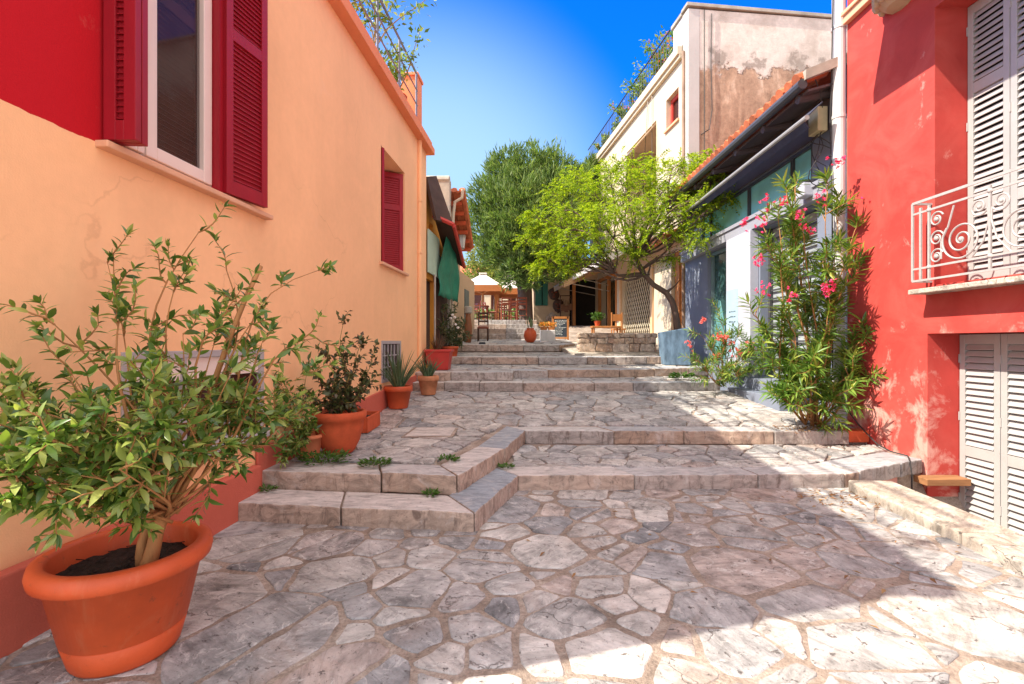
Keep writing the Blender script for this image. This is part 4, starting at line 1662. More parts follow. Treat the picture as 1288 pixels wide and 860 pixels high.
# awnings over the cafe
def awning(name, label, y0, y1, xo, zo, zi, cloth, val, striped=False, drop=.22):
    a = thing(name, label, 'awning', tuple(XF[tall] @ Vector((xo, (y0 + y1) / 2, zo))), BA)
    T = XF[tall]
    m = MB()
    m.M = T
    m.slab((xo, y0, zo), (xo, y1, zo), (-.004, y1, zi), (-.004, y0, zi), .02)
    m.build('awning_cloth', cloth, a)
    m = MB()
    m.M = T
    n = int((y1 - y0) / .12)
    for k in range(n):
        ya, yb = y0 + (y1 - y0) * k / n, y0 + (y1 - y0) * (k + 1) / n
        m.add([(xo - .012, ya, zo), (xo - .012, yb, zo), (xo - .012, yb, zo - drop * .75), (xo - .012, (ya + yb) / 2, zo - drop), (xo - .012, ya, zo - drop * .75)], [(0, 1, 2, 3, 4)])
        m.add([(xo - .004, ya, zo), (xo - .004, yb, zo), (xo - .004, yb, zo - drop * .75), (xo - .004, (ya + yb) / 2, zo - drop), (xo - .004, ya, zo - drop * .75)], [(4, 3, 2, 1, 0)])
    m.slab((xo, y0 - .004, zo + .01), (-.02, y0 - .004, zi + .01), (-.02, y0 - .004, zi - drop * .8), (xo, y0 - .004, zo - drop), .008)
    m.build('valance', val, a)
    for y in (y0 + .1, y1 - .1):
        m = MB()
        m.M = T
        m.tube([(xo + .02, y, zo - .02), (-.02, y, zo - .35)], .018, 5)
        m.build('arm', M_CONC, a)
    m = MB()
    m.M = T
    m.tube([(xo, y0, zo - .01), (xo, y1, zo - .01)], .025, 6)
    m.build('front_bar', M_CONC, a)
    return a


awning('shop_awning', 'pale striped awning with a scalloped edge above the lattice gate', 2.0, 6.6, -1.5, 3.98, 4.75, M_ORANGE, M_CLOTH2)
awning('shop_awning', 'brown awning stretched over the cafe entrance between tree trunk and lattice gate', 6.3, 8.3, -1.85, 3.74, 4.45, M_AWN, M_AWN, drop=.24)


# ================================================================== STONE CAFE HOUSE at the end on the right
cafe = thing('stone_house', 'low rendered stone house with green shutters and dark doorway behind the cafe sign', 'house', (2.3, 20.3, 1.42))
m = MB()
ops_x = [(1.05, 1.50, 2.95, 4.15), (2.45, 3.60, 1.42, 4.05)]
xs = sorted({.93, 4.0, *[v for o in ops_x for v in o[:2]]})
zs = sorted({1.3, 4.75, *[v for o in ops_x for v in o[2:]]})
for a, b in zip(xs[:-1], xs[1:]):
    for c, d in zip(zs[:-1], zs[1:]):
        if any(o[0] < (a + b) / 2 < o[1] and o[2] < (c + d) / 2 < o[3] for o in ops_x):
            continue
        m.quad((a, 20.3, c), (b, 20.3, c), (b, 20.3, d), (a, 20.3, d))
m.quad((.93, 20.3, 1.3), (.93, 24, 1.3), (.93, 24, 4.75), (.93, 20.3, 4.75))
m.quad((4, 20.3, 1.3), (4, 24, 1.3), (4, 24, 4.75), (4, 20.3, 4.75))
m.build('wall', M_BEIGE, cafe)
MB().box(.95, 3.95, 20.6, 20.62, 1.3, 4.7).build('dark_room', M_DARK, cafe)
m = MB().prism([(.7, 20.05), (4.2, 20.05), (4.2, 24), (.7, 24)], lambda x, y: 4.70 + (y - 20) * .2, lambda x, y: 4.83 + (y - 20) * .2)
m.build('roof', M_DARKWOOD, cafe)
M_GSH = pmat('green_shutter_paint', (.03, .14, .10), .6, .2)
MB().box(.99, 1.26, 20.24, 20.29, 2.95, 4.15).build('shutter', M_GSH, cafe)
MB().box(1.30, 1.52, 20.22, 20.27, 2.95, 4.15).build('shutter', M_GSH, cafe)
m = MB()
rr = random.Random(12)
for k in range(10):
    m.ball((2.05 + rr.uniform(-.5, .4), 20.22, 1.7 + rr.uniform(0, .9)), .16, .05, .12, 8, 5, .4)
m.build('stone_patch', M_STONE2, cafe)
MB().box(2.55, 2.68, 20.1, 20.22, 1.42, 4.1).build('post', M_WOOD, cafe)
for (x, z, lab) in ((1.78, 3.45, 'upper dark carved mask hanging on the cafe wall'), (1.95, 2.95, 'lower dark carved mask hanging on the cafe wall')):
    mk_ = thing('mask', lab, 'mask', (x, 20.2, z), 0, 'masks on the cafe wall')
    m = MB().ball((x, 20.22, z), .22, .07, .28, 12, 9, .25)
    m.build('face', M_DARKWOOD, mk_, smooth=True)
    for sx_ in (-.08, .08):
        MB().ball((x + sx_, 20.15, z + .06), .045, .02, .03, 8, 5).build('eye', M_CHAIR, mk_)
    MB().ball((x, 20.14, z - .02), .03, .04, .07, 8, 5).build('nose', M_CHAIR, mk_)
    MB().ball((x, 20.15, z - .14), .08, .02, .025, 8, 5).build('mouth', M_CHAIR, mk_)

# goods hung out by the cafe door
rack = thing('goods_rack', 'dark wooden rack hung with brown leather bags beside the cafe doorway', 'rack', (2.35, 19.9, 1.42))
m = MB()
for x in (2.02, 2.50):
    m.tube([(x, 19.9, 1.42), (x, 19.9, 3.35)], .025, 6)
m.tube([(2.02, 19.9, 3.33), (2.50, 19.9, 3.33)], .02, 6)
m.tube([(2.02, 19.9, 2.3), (2.50, 19.9, 2.3)], .02, 6)
m.build('frame', M_DARKWOOD, rack)
M_LEATH = pmat('brown_leather', (.17, .07, .03), .55, .5, 7)
for k, (x, z) in enumerate(((2.10, 2.85), (2.26, 2.80), (2.42, 2.88), (2.12, 1.85), (2.30, 1.88), (2.44, 1.82))):
    b_ = MB()
    b_.prism([(x - .08, 19.84), (x + .08, 19.84), (x + .07, 19.95), (x - .07, 19.95)], z - .16, z + .12)
    b_.tube([(x - .06, 19.9, z + .11), (x - .03, 19.9, z + .34), (x + .03, 19.9, z + .34), (x + .06, 19.9, z + .11)], .01, 4)
    b_.build('bag', M_LEATH, rack, bevel=.02)

# chalkboard
sign = thing('menu_board', 'orange framed chalkboard menu standing on the sunlit cafe floor', 'sign', (1.52, 15.0, 1.50))
m = MB()
for s in (-1, 1):
    m.box(1.52 + s * .235 - .03, 1.52 + s * .235 + .03, 14.96, 15.01, 1.42, 2.20)
m.box(1.32, 1.72, 14.965, 15.005, 1.50, 1.55)
m.prism([(1.27, 14.96), (1.77, 14.96), (1.77, 15.01), (1.27, 15.01)], 2.13, lambda x, y: 2.19 + .07 * math.cos((x - 1.52) / .25 * 1.4))
for s in (-1, 1):
    m.tube([(1.52 + s * .2, 15.02, 2.1), (1.52 + s * .2, 15.35, 1.42)], .02, 5)
m.build('frame', M_WOOD, sign)
bd = MB().box(1.315, 1.725, 14.975, 14.985, 1.56, 2.13).build('board', M_BOARD, sign)
m = MB()
rr = random.Random(2)
for k in range(11):
    z = 2.08 - k * .045
    x = 1.335
    xe = 1.70 if k in (0, 1, 5) else rr.uniform(1.5, 1.68)
    while x < xe:
        w = rr.uniform(.012, .05)
        m.box(x, x + w, 14.970, 14.974, z - rr.uniform(.004, .014), z + .008)
        x += w + rr.uniform(.006, .02)
m.build('chalk_writing', M_CHALK, bd)


M_GGS = pmat('grey_green_shutters', (.12, .15, .14), .6, .2)
# ================================================================== LEFT: houses beyond the peach house
mus = thing('mustard_house', 'narrow mustard house under a dark sloping canopy just past the peach house', 'house', (-1.9, 11.2, .8), -PA)
T = XF[peach]


def lp(x, y, z):
    return T @ Vector((x, y, z))


m = MB()
m.M = T
wall_cells(m, 9.9, 11.85, .3, 4.75, [(10.05, 10.75, .9, 2.75, .15), (10.3, 10.7, 3.3, 4.0, .1)], .2, x=-.06)
m.quad((-.06, 11.85, .3), (-5, 11.85, .3), (-5, 11.85, 4.75), (-.06, 11.85, 4.75))
m.quad((-.06, 9.9, 4.75), (-.06, 11.85, 4.75), (-5, 11.85, 4.75), (-5, 9.9, 4.75))
m.build('wall', M_MUST, mus)
m = MB()
m.M = T
m.box(-.20, -.15, 10.06, 10.74, .9, 2.74)
m.box(-.055, .02, 10.95, 11.83, .4, 2.75)  # dark panel added in place of the shade under the tarpaulin
m.box(-.055, .005, 10.95, 11.83, 2.76, 3.4)  # dark panel standing in for shade below the pent roof
m.build('door', M_DARKWOOD, mus)
m = MB()
m.slab(P(537, 222, 9.93), P(549, 221, 10.7), P(571, 284, 10.75), P(549, 276, 10.0), .06)
m.build('canopy', M_DARKWOOD, mus)
m = MB()
m.slab((-1.67, 10.3, 4.06), (-1.27, 10.3, 3.88), (-1.22, 12.0, 3.27), (-1.68, 12.0, 3.55), .07)
m.build('pent_roof', M_DARKWOOD, mus)
m = MB()
m.tube([(-1.70, 10.26, 4.12), (-1.25, 10.26, 3.92)], .05, 6)
m.tube([(-1.25, 10.26, 3.90), (-1.20, 12.0, 3.28)], .045, 6)
m.build('red_edge', M_REDTRIM, mus)
m = MB()
m.M = T
m.box(0.0, .03, 9.92, 10.9, 2.85, 3.75)
m.build('fascia_board', M_PALEGREEN, mus, bevel=.005)
m = MB().tube([P(547, 435, 10.2), P(547, 345, 10.2)], .022, 6)
m.build('pole', M_CONC, mus)
# green tarpaulin
tp_ = MB()
c0, c1 = P(551, 372, 10.6), P(577, 380, 11.7)
t0_, t1_ = P(553, 328, 10.6), P(574, 305, 11.5)
ap = P(563, 286, 11.0)
nx_, nz_ = 16, 12
Vv, Ff = [], []
for j in range(nz_ + 1):
    v = j / nz_
    for i in range(nx_ + 1):
        u = i / nx_
        a = c0.lerp(c1, u)
        if u < .45:
            b = t0_.lerp(ap, u / .45)
        else:
            b = ap.lerp(t1_, (u - .45) / .55)
        p = a.lerp(b, v)
        p = p + Vector((.022, -.018, 0)) * math.sin(u * 13 + v * 2) * (1 - .5 * v) + Vector((.03, 0, 0)) * math.sin(v * 7 + u * 5)
        if j == 0:
            p.z += .02 * math.sin(u * 23)
        Vv.append(p)
for j in range(nz_):
    for i in range(nx_):
        a = j * (nx_ + 1) + i
        Ff.append((a, a + 1, a + nx_ + 2, a + nx_ + 1))
tp_.add(Vv, Ff)
to = tp_.build('tarpaulin', M_GREEN, loc=(-1.5, 11.3, 2.5), smooth=True)
tag(to, 'green tarpaulin hanging under the red edged canopy past the peach house', 'tarpaulin')
sol = to.modifiers.new('thickness', 'SOLIDIFY')
sol.thickness = .006

far = thing('tiled_house', 'beige house with a sloping clay tiled roof and white gutter further up on the left', 'house', (-1.6, 13.2, 1.2))
fx = lambda y: -2.5 + .075 * y - .02
m = MB()
m.prism([(-6, 12.1), (fx(12.1), 12.1), (fx(13.7), 13.7), (-6, 13.7)], .8, lambda x, y: 5.05 - (y - 12.1) * .62)
m.prism([(-6, 13.702), (fx(13.7), 13.702), (fx(16.4), 16.4), (-6, 16.4)], .8, 3.45)
m.build('wall', M_BEIGE, far)
m = MB().box(-3.2, -1.54, 11.88, 12.09, .6, 5.45)
m.tube([(-3.2, 11.985, 5.45), (-1.56, 11.985, 5.45)], .13, 8)
m.build('gable_wall', M_CONC, far, bevel=.02)
m = MB()
rz_ = lambda y: 5.24 - (y - 12.1) * .62
m.prism([(-5, 12.1), (-1.26, 12.1), (-1.17, 13.85), (-5, 13.85)], lambda x, y: rz_(y) - .05, lambda x, y: rz_(y))
for k in range(15):
    x = -1.27 - k * .2
    m.tube([(x, 12.1, rz_(12.1) + .02), (x + .08, 13.88, rz_(13.88) + .02)], .085, 7)
m.build('tiled_roof', M_TILE, far)
for k in range(6):
    y = 12.3 + k * .29
    MB().box(fx(y) - .1, fx(y) + .30, y, y + .09, rz_(y) - .19, rz_(y) - .09).build('rafter', M_TERRA2, far)
m = MB()
m.tube([(-1.24, 12.05, 5.26), (-1.27, 12.08, 5.05), (-1.45, 12.1, 4.95), (-1.50, 12.14, 4.6), (-1.52, 12.14, 1.4)], .04, 7)
m.build('gutter', M_CREAM, far)
for y0_, y1_, z0_, z1_ in ((12.5, 13.0, 3.6, 4.5), (14.4, 15.1, 1.5, 3.0)):
    MB().prism([(fx(y0_) - .2, y0_), (fx(y0_) + .03, y0_), (fx(y1_) + .03, y1_), (fx(y1_) - .2, y1_)], z0_, z1_).build('shutter', M_GGS, far)

lan = thing('wall_lantern', 'grey wall lantern bracketed below the tiled eaves on the left', 'lantern', (-1.45, 13.4, 4.2))
cx, cy, cz = P(581, 302, 13.4)
m = MB().tube([(fx(13.4), 13.4, cz + .42), (cx, 13.4, cz + .46), (cx, 13.4, cz + .3)], .018, 5)
m.build('bracket', M_DARKIRON, lan)
m = MB().lathe((cx, cy, cz - .22), [(.07, 0), (.12, .40), (.12, .42)], 6)
m.build('lamp_glass', pmat('frosted_lamp_glass', (.55, .58, .56), .3, .1), lan)
m = MB().lathe((cx, cy, cz + .2), [(.16, 0), (.15, .03), (.07, .11), (.03, .14)], 6)
m.lathe((cx, cy, cz - .27), [(.03, 0), (.08, .04), (.08, .06)], 6)
m.build('cap', M_CONC, lan)


# ================================================================== RESTAURANT TERRACE
def canopy(name, label, c, half, zb, zt, cloth, under, posts, val=.28):
    u = thing(name, label, 'parasol', (c[0], c[1], 2.25))
    x, y = c
    m = MB()
    pts = [(x - half, y - half, zb), (x + half, y - half, zb), (x + half, y + half, zb), (x - half, y + half, zb)]
    k = .14
    top = [(x - half * k, y - half * k, zt), (x + half * k, y - half * k, zt), (x + half * k, y + half * k, zt), (x - half * k, y + half * k, zt)]
    m.add(pts + top, [(0, 1, 5, 4), (1, 2, 6, 5), (2, 3, 7, 6), (3, 0, 4, 7), (4, 5, 6, 7)])
    m.box(x - half * .2, x + half * .2, y - half * .2, y + half * .2, zt + .03, zt + .10)
    m.build('canopy', cloth, u)
    m = MB()
    for a, b in zip(pts, pts[1:] + pts[:1]):
        m.slab(a, b, (b[0], b[1], zb - val), (a[0], a[1], zb - val), .01)
    pl2 = [(p[0], p[1], zb - .012) for p in pts]
    m.add(pl2 + [(x, y, zt - .05)], [(1, 0, 4), (2, 1, 4), (3, 2, 4), (0, 3, 4)])
    m.build('valance', under, u)
    m = MB()
    if posts:
        for sx_ in (-1, 1):
            for sy_ in (-1, 1):
                m = MB().box(x + sx_ * half * .86 - .09, x + sx_ * half * .86 + .09, y + sy_ * half * .86 - .09, y + sy_ * half * .86 + .09, 2.2, zb)
                m.build('post', M_WOOD, u)
    else:
        m.tube([(x, y, 2.2), (x, y, zt)], .05, 8)
        for sx_, sy_ in ((-1, -1), (1, -1), (1, 1), (-1, 1)):
            m.tube([(x, y, zb - .3), (x + sx_ * half * .95, y + sy_ * half * .95, zb - .02)], .03, 5)
        m.build('pole', M_WOOD, u)
    return u


canopy('parasol', 'cream square parasol with orange underside at the left of the restaurant terrace', (-1.40, 23.0), .92, 4.05, 4.62, M_CLOTH, M_ORANGE, False, .30)
canopy('pavilion', 'square greyish canopy on wooden posts over the restaurant tables', (0.22, 24.6), 1.15, 4.05, 4.85, M_CLOTH2, M_ORANGE, True, .30)
# oval hanging sign
os_ = thing('oval_sign', 'small oval sign with a dark rim hanging in front of the greyish canopy', 'sign', (-.15, 19.5, 4.1))
cx, cy, cz = P(639, 347, 19.6)
m = MB()
ring = [(cx + .42 * math.cos(a), cy, cz + .17 * math.sin(a)) for a in np.linspace(0, 2 * math.pi, 25)]
m.tube(ring, .035, 5)
m.tube([(cx, cy, cz + .17), (cx, cy, cz + .8)], .012, 4)
m.build('rim', M_DARKIRON, os_)
m = MB().ball((cx, cy, cz), .40, .02, .16, 18, 7)
m.build('panel', M_CLOTH, os_)


def make_chair(label, loc, rot):
    c = thing('cafe_chair', label, 'chair', loc, rot, 'wooden chairs on the restaurant terrace')
    m = MB().box(-.21, .21, -.20, .20, .43, .47)
    m.build('seat', M_CHAIR, c, local=True, bevel=.01)
    for sx_ in (-1, 1):
        m = MB().tube([(sx_ * .18, .17, 0), (sx_ * .17, .17, .43)], .024, 6)
        m.build('leg', M_CHAIR, c, local=True)
        m = MB().tube([(sx_ * .19, -.20, 0), (sx_ * .185, -.18, .45), (sx_ * .18, -.26, .92)], .024, 6)
        m.build('leg', M_CHAIR, c, local=True)
    m = MB()
    for z in (.62, .74, .86):
        m.box(-.18, .18, -.245 - (z - .62) * .08, -.225 - (z - .62) * .08, z, z + .07)
    m.build('backrest', M_CHAIR, c, local=True)
    for y in (.17, -.19):
        MB().tube([(-.18, y, .2), (.18, y, .2)], .014, 5).build('stretcher', M_CHAIR, c, local=True)
    return c


def make_table(label, loc):
    t = thing('cafe_table', label, 'table', loc, 0, 'square tables on the restaurant terrace')
    MB().box(-.40, .40, -.40, .40, .71, .75).build('tabletop', M_CHAIR, t, local=True, bevel=.01)
    for sx_ in (-1, 1):
        for sy_ in (-1, 1):
            MB().tube([(sx_ * .34, sy_ * .34, 0), (sx_ * .34, sy_ * .34, .71)], .03, 6).build('leg', M_CHAIR, t, local=True)
    return t


TZ = lambda y: 2.24 + max(0, y - 19) * .02
chair0 = make_chair('red brown wooden chair nearest the top step under the greyish canopy', (-.25, 19.15, TZ(19.15)), R(8))
chairs = [(-.25 + .62, 19.10, 5, 'red brown wooden chair at the top step, right beside the tree trunk'),
          (.05, 20.6, 175, 'red brown wooden chair facing the front table from behind'),
          (-.75, 21.2, 60, 'red brown wooden chair turned sideways left of the front table'),
          (-1.62, 20.9, 95, 'red brown wooden chair leftmost under the cream parasol'),
          (-1.05, 22.2, -70, 'red brown wooden chair between the cream parasol pole and the canopy'),
          (.95, 22.3, 200, 'red brown wooden chair behind the tree trunk under the canopy'),
          (.35, 22.4, 10, 'red brown wooden chair in the middle of the canopy'),
          (-.45, 24.0, 0, 'red brown wooden chair at the left post of the canopy'),
          (-1.9, 22.6, 120, 'red brown wooden chair under the cream parasol against the beige house')]
for x, y, a, lab in chairs:
    dup(chair0, (x, y, TZ(y)), R(a), lab)
table0 = make_table('red brown square table at the head of the steps under the canopy', (.02, 19.85, TZ(19.85)))
for x, y, lab in ((-1.45, 21.7, 'red brown square table under the cream parasol'), (.6, 23.2, 'red brown square table at the back of the canopy')):
    dup(table0, (x, y, TZ(y)), 0, lab)
# low chair on the steps at the left
st = thing('wooden_stool', 'small dark wooden chair with a pale cushion standing on the shaded steps', 'chair', (-.83, 14.3, 1.42))
MB().box(-1.04, -.70, 14.15, 14.48, 1.80, 1.84).build('seat', M_CHAIR, st, bevel=.01)
MB().box(-1.02, -.72, 14.17, 14.46, 1.842, 1.90).build('cushion', pmat('pinkish_cushion', (.50, .30, .24), .9, .15), st, bevel=.02)
for x in (-1.01, -.73):
    MB().tube([(x, 14.18, 1.40), (x, 14.18, 1.80)], .022, 6).build('leg', M_DARKWOOD, st)
    MB().tube([(x, 14.45, 1.40), (x, 14.45, 2.3)], .022, 6).build('leg', M_DARKWOOD, st)
m = MB()
for z in (2.0, 2.13, 2.24):
    m.box(-1.01, -.73, 14.44, 14.46, z, z + .06)
m.build('backrest', M_DARKWOOD, st)
bt = thing('tall_vase', 'tall brown clay vase standing against the beige house wall on the left', 'vase', (-1.25, 13.6, 1.4))
m = MB().lathe((-1.25, 13.6, 1.35), [(.08, 0), (.11, .3), (.11, .5), (.085, .7), (.07, .8), (.08, .86)], 14)
m.build('body', pmat('brown_glazed_clay', (.26, .10, .045), .6, .4), bt, smooth=True)
m = MB().lathe((-1.25, 13.6, 2.211), [(.08, 0), (.12, .03), (.12, .18), (.09, .2)], 14)
m.build('lid', M_CONC, bt)

# stone garden wall
gw = thing('stone_wall', 'low wall of squared buff stones beside the slate planter in front of the lattice gate', 'wall', (2.7, 12.0, 1.1))
X0, X1, Y0 = 1.68, 3.62, 11.90
MB().box(X0 + .02, X1 - .02, Y0 + .03, Y0 + .36, 1.0, 1.60).build('core', M_MORTAR, gw)
m = MB()
rg = random.Random(17)
rows = [(1.07, 1.14), (1.14, 1.36), (1.36, 1.50), (1.50, 1.615)]
Mx = Matrix(((1, 0, 0, 0), (0, 0, 1, 0), (0, 1, 0, 0), (0, 0, 0, 1)))
for (za, zb) in rows:
    x = X0 + rg.uniform(-.02, .02)
    while x < X1 - .06:
        w = (zb - za) * rg.uniform(.8, 1.9) + .03
        xe = min(x + w, X1)
        mm = MB()
        j = lambda: rg.uniform(-.018, .018)
        stone(mm, [(x, za + j()), (xe + j(), za + j()), (xe, zb + j()), (x + j(), zb + j())], lambda a, b: 0.03, .008, rg, .014, .09)
        m.add([(p[0], Y0 - p[2], p[1]) for p in mm.v], [tuple(reversed(f)) for f in mm.f])
        x = xe
m.build('stonework', M_STONE2, gw)
m = MB()
pave(m, (X0, X1, Y0 - .02, Y0 + .37), lambda x, y: 1.625, .09, .18, seed=77, gap=.008)
m.build('coping', M_STONE2, gw)
m = MB()
for k, z in enumerate((1.09, 1.22, 1.36, 1.50)):
    m.box(X0 - .03, X0 + .1, Y0, Y0 + .33, z, z + .115)
m.build('end_stones', M_STONE2, gw, bevel=.025)


# ================================================================== POTS AND PLANTS
def pot_prof(rb, rt, h, rim=.06, lip=.02, wall=.02, ring=None):
    p = [(rb * .96, 0), (rb, .012)]
    if ring:
        rr_ = rb + (rt - lip - rb) * ring
        z = (h - rim) * ring
        p += [(rr_ - .001, z - .012), (rr_ - .005, z - .006), (rr_ - .005, z), (rr_ + .004, z + .006)]
    p += [(rt - lip, h - rim), (rt - lip + .004, h - rim - .001), (rt - lip * .15, h - rim + .010), (rt, h - rim * .5), (rt - lip * .2, h - .008), (rt - lip * .7, h), (rt - lip - wall * .6, h - .004), (rt - lip - wall, h - .02), (rt - lip - wall - .01, h - .10), (rt - lip - wall - .015, h - .13)]
    return p


# --- the big shrub
BC = Vector((-1.76, 2.18, 0.0))
big = thing('potted_shrub', 'large glossy leaved shrub in a big orange terracotta pot in the left foreground', 'plant', tuple(BC))
m = MB().lathe(BC, pot_prof(.205, .335, .47, .085, .045, .02, .30), 64)
m.build('pot', M_POT, big, smooth=True)
m = MB()
sr = random.Random(2)
n = 48
Vv = [(BC.x, BC.y, .385)]
for k in range(1, 9):
    for j in range(n):
        a = 2 * math.pi * j / n
        r = .268 * k / 8
        Vv.append((BC.x + r * math.cos(a), BC.y + r * math.sin(a), .375 + .012 * mnoise.noise(Vector((r * 20 * math.cos(a), r * 20 * math.sin(a), 1))) + sr.uniform(-.006, .006)))
Ff = [(0, 1 + j, 1 + (j + 1) % n) for j in range(n)]
for k in range(7):
    for j in range(n):
        a, b = 1 + k * n + j, 1 + k * n + (j + 1) % n
        Ff.append((a, a + n, b + n, b))
m.add(Vv, Ff)
for k in range(60):        # straw and bark bits
    a, r = sr.uniform(0, 6.28), .25 * math.sqrt(sr.random())
    p = Vector((BC.x + r * math.cos(a), BC.y + r * math.sin(a), .386))
    d = Vector((sr.uniform(-1, 1), sr.uniform(-1, 1), sr.uniform(-.05, .2))).normalized() * sr.uniform(.01, .035)
    m.tube([p - d, p + d], .0025, 3)
m.build('soil', M_SOIL, big)
random.seed(101)
branches = []
twigs = []
T0 = Vector((BC.x + .10, BC.y - .02, .36))
fork = Vector((BC.x + .17, BC.y + .02, .62))
mb_ = MB()
trunk = path(T0, fork, 5, .06)
mb_.tube(trunk, [.036, .032, .029, .028, .027, .025], 10)
trunk2 = path(T0 + Vector((-.03, .02, .0)), fork + Vector((-.06, .02, .04)), 5, .1)
mb_.tube(trunk2, [.026, .024, .021, .02, .018, .016], 8)
ends = [  # pixel, depth: where each limb ends in the photo
    (22, 480, 1.95), (60, 400, 2.1), (135, 330, 2.45), (250, 292, 2.5), (285, 340, 2.6), (400, 340, 2.75), (398, 425, 2.7),
    (385, 470, 2.55), (345, 520, 2.4), (150, 400, 2.2), (90, 470, 2.0), (30, 545, 1.75), (15, 600, 1.6), (40, 622, 1.62), (90, 560, 1.62), (150, 590, 1.65), (120, 525, 1.7), (40, 570, 1.6), (180, 500, 1.75), (60, 520, 1.7),
    (120, 560, 1.75), (200, 480, 1.9), (230, 420, 2.1), (320, 400, 2.5), (290, 470, 2.2), (240, 540, 1.95), (110, 510, 1.85),
    (170, 520, 2.4), (10, 520, 2.0), (150, 640, 1.9), (330, 560, 2.5), (330, 460, 2.6), (60, 560, 1.9), (190, 590, 1.85), (220, 360, 2.3), (300, 380, 2.3),
    (330, 430, 2.35), (110, 610, 1.8), (370, 510, 2.5), (310, 510, 2.5), (30, 500, 1.85), (270, 430, 2.45), (80, 590, 1.7), (200, 540, 1.75)]
xw = lambda y: -2.5 + .075 * y
for i, (px, py, Y) in enumerate(ends):
    e = P(px, py, Y)
    lim = xw(e.y) + .10
    if e.x < lim:
        e.x = lim
    s = fork + rvec(.015)
    pts = path(s, e, 9, .09, -.03 if py < 450 else .02)
    for p in pts:
        p.x = max(p.x, xw(p.y) + .05)
    r0 = random.uniform(.0065, .011)
    mb_.tube(pts, [r0 * (1 - .75 * k / 9) for k in range(10)], 6)
    branches.append((pts, py))
# tall cut stump shoot
sp = path(fork, P(328, 335, 2.7), 6, .03)
mb_.tube(sp, [.017, .016, .015, .014, .014, .013, .012], 7)
LP, LD, LL = [], [], []
for pts, py in branches:
    for k in range(9 if py > 470 else 6):
        t = random.uniform(.42, 1.0) if k else 1.0
        p, d = along(pts, t)
        dirv = (d * (1.2 if t > .95 else .5) + rvec(.55) + Vector((0, 0, .25))).normalized()
        L = random.uniform(.07, .19)
        e = p + dirv * L
        e.x = max(e.x, xw(e.y) + .04)
        tw = path(p, e, 4, .1, .04)
        mb_.tube(tw, [.0045, .004, .0032, .0025, .002], 4, caps=False)
        nl = random.randint(8, 12)
        for q in range(nl):
            t2 = (q + .5) / nl
            pp, dd = along(tw, t2)
            side = dd.cross(Vector((0, 0, 1)))
            if side.length < .1:
                side = Vector((1, 0, 0))
            side.normalize()
            a = q * 2.4 + random.uniform(-.4, .4)
            out = side * math.cos(a) + dd.cross(side) * math.sin(a)
            LP.append(pp)
            LD.append(dd * random.uniform(.3, .9) + out * .9 + Vector((0, 0, .12)))
            LL.append(random.uniform(.05, .088) * (1.0 if q < nl - 4 else .75))
        for q in range(5):       # terminal rosette
            LP.append(tw[-1])
            LD.append((tw[-1] - tw[-2]).normalized() + rvec(.6) + Vector((0, 0, .1)))
            LL.append(random.uniform(.035, .07))
mb_.build('trunk', M_BARK, big, smooth=True)
LPn, LDn, LLn = np.array(LP), np.array(LD), np.array(LL)
wallx = -2.5 + .075 * LPn[:, 1] + .012
foliage('foliage', L_SHRUB, big, [leaf_fine(LPn, LDn, LLn, LLn * .34, .55, .28, .13)], True)
mm = MB()
mm.tube(path(P(72, 604, 1.62), P(48, 618, 1.66), 3), .002, 3)
yp = P(62, 606, 1.66)
V1, F1 = leaf_arrays(np.array([yp]), np.array([[-.8, .1, -.4]]), .095, .045)
foliage('yellow_leaf', leafmat('yellow_leaf_blade', [(.70, .55, .03), (.72, .58, .04)], .4), big, [(V1, F1)])


def simple_plant(root, stems, n_tw, leafL, leafW, mat, stem_mat, r0=.012, spread=.5, tw=(.06, .15), nl=8, tstart=.3, up=.2):
    mb = MB()
    LP, LD, LL = [], [], []
    for a, b in stems:
        pts = path(a, b, 6, .08)
        mb.tube(pts, [r0 * (1 - .7 * k / 6) for k in range(7)], 6)
        for k in range(n_tw):
            t = random.uniform(tstart, 1.0) if k else 1.0
            p, d = along(pts, t)
            dv = (d * .6 + rvec(spread) + Vector((0, 0, up))).normalized()
            tws = path(p, p + dv * random.uniform(*tw), 3, .1)
            mb.tube(tws, [.003, .0026, .002, .0015], 4, caps=False)
            for q in range(nl):
                pp, dd = along(tws, min(1, (q + .6) / nl))
                LP.append(pp)
                LD.append(dd * .5 + rvec(.6))
                LL.append(leafL * random.uniform(.7, 1.25))
    mb.build('stem', stem_mat, root, smooth=True)
    LL = np.array(LL)
    foliage('foliage', mat, root, [leaf_arrays(np.array(LP), np.array(LD), LL, LL * leafW, .6, .2, .1)])


# --- rounded pot with bronze leaved rose
c = Vector((-1.74, 4.80, .292))
p2 = thing('potted_rose', 'bronze leaved rose bush in a round orange clay pot on the landing', 'plant', tuple(c))
pr = [(.13, 0), (.15, .02), (.20, .12), (.235, .26), (.24, .33), (.262, .34), (.268, .38), (.262, .415), (.245, .42), (.225, .41), (.22, .34)]
MB().lathe(c, pr, 40).build('pot', M_TERRA2, p2, smooth=True)
MB().lathe(c + Vector((0, 0, .34)), [(.222, 0), (.15, .02), (.02, .03)], 24).build('soil', M_SOIL, p2)
random.seed(5)
b0 = c + Vector((0, 0, .36))
simple_plant(p2, [(b0, P(px, py, Y)) for px, py, Y in ((432, 405, 4.9), (455, 430, 4.95), (470, 445, 4.9), (412, 440, 4.8), (400, 475, 4.7), (440, 470, 4.7), (465, 480, 4.9), (425, 490, 4.6), (388, 500, 4.75), (450, 500, 4.7), (410, 500, 4.6))],
             17, .058, .6, L_DARK, M_TWIG, .009, .6, (.05, .14), 8, .25)
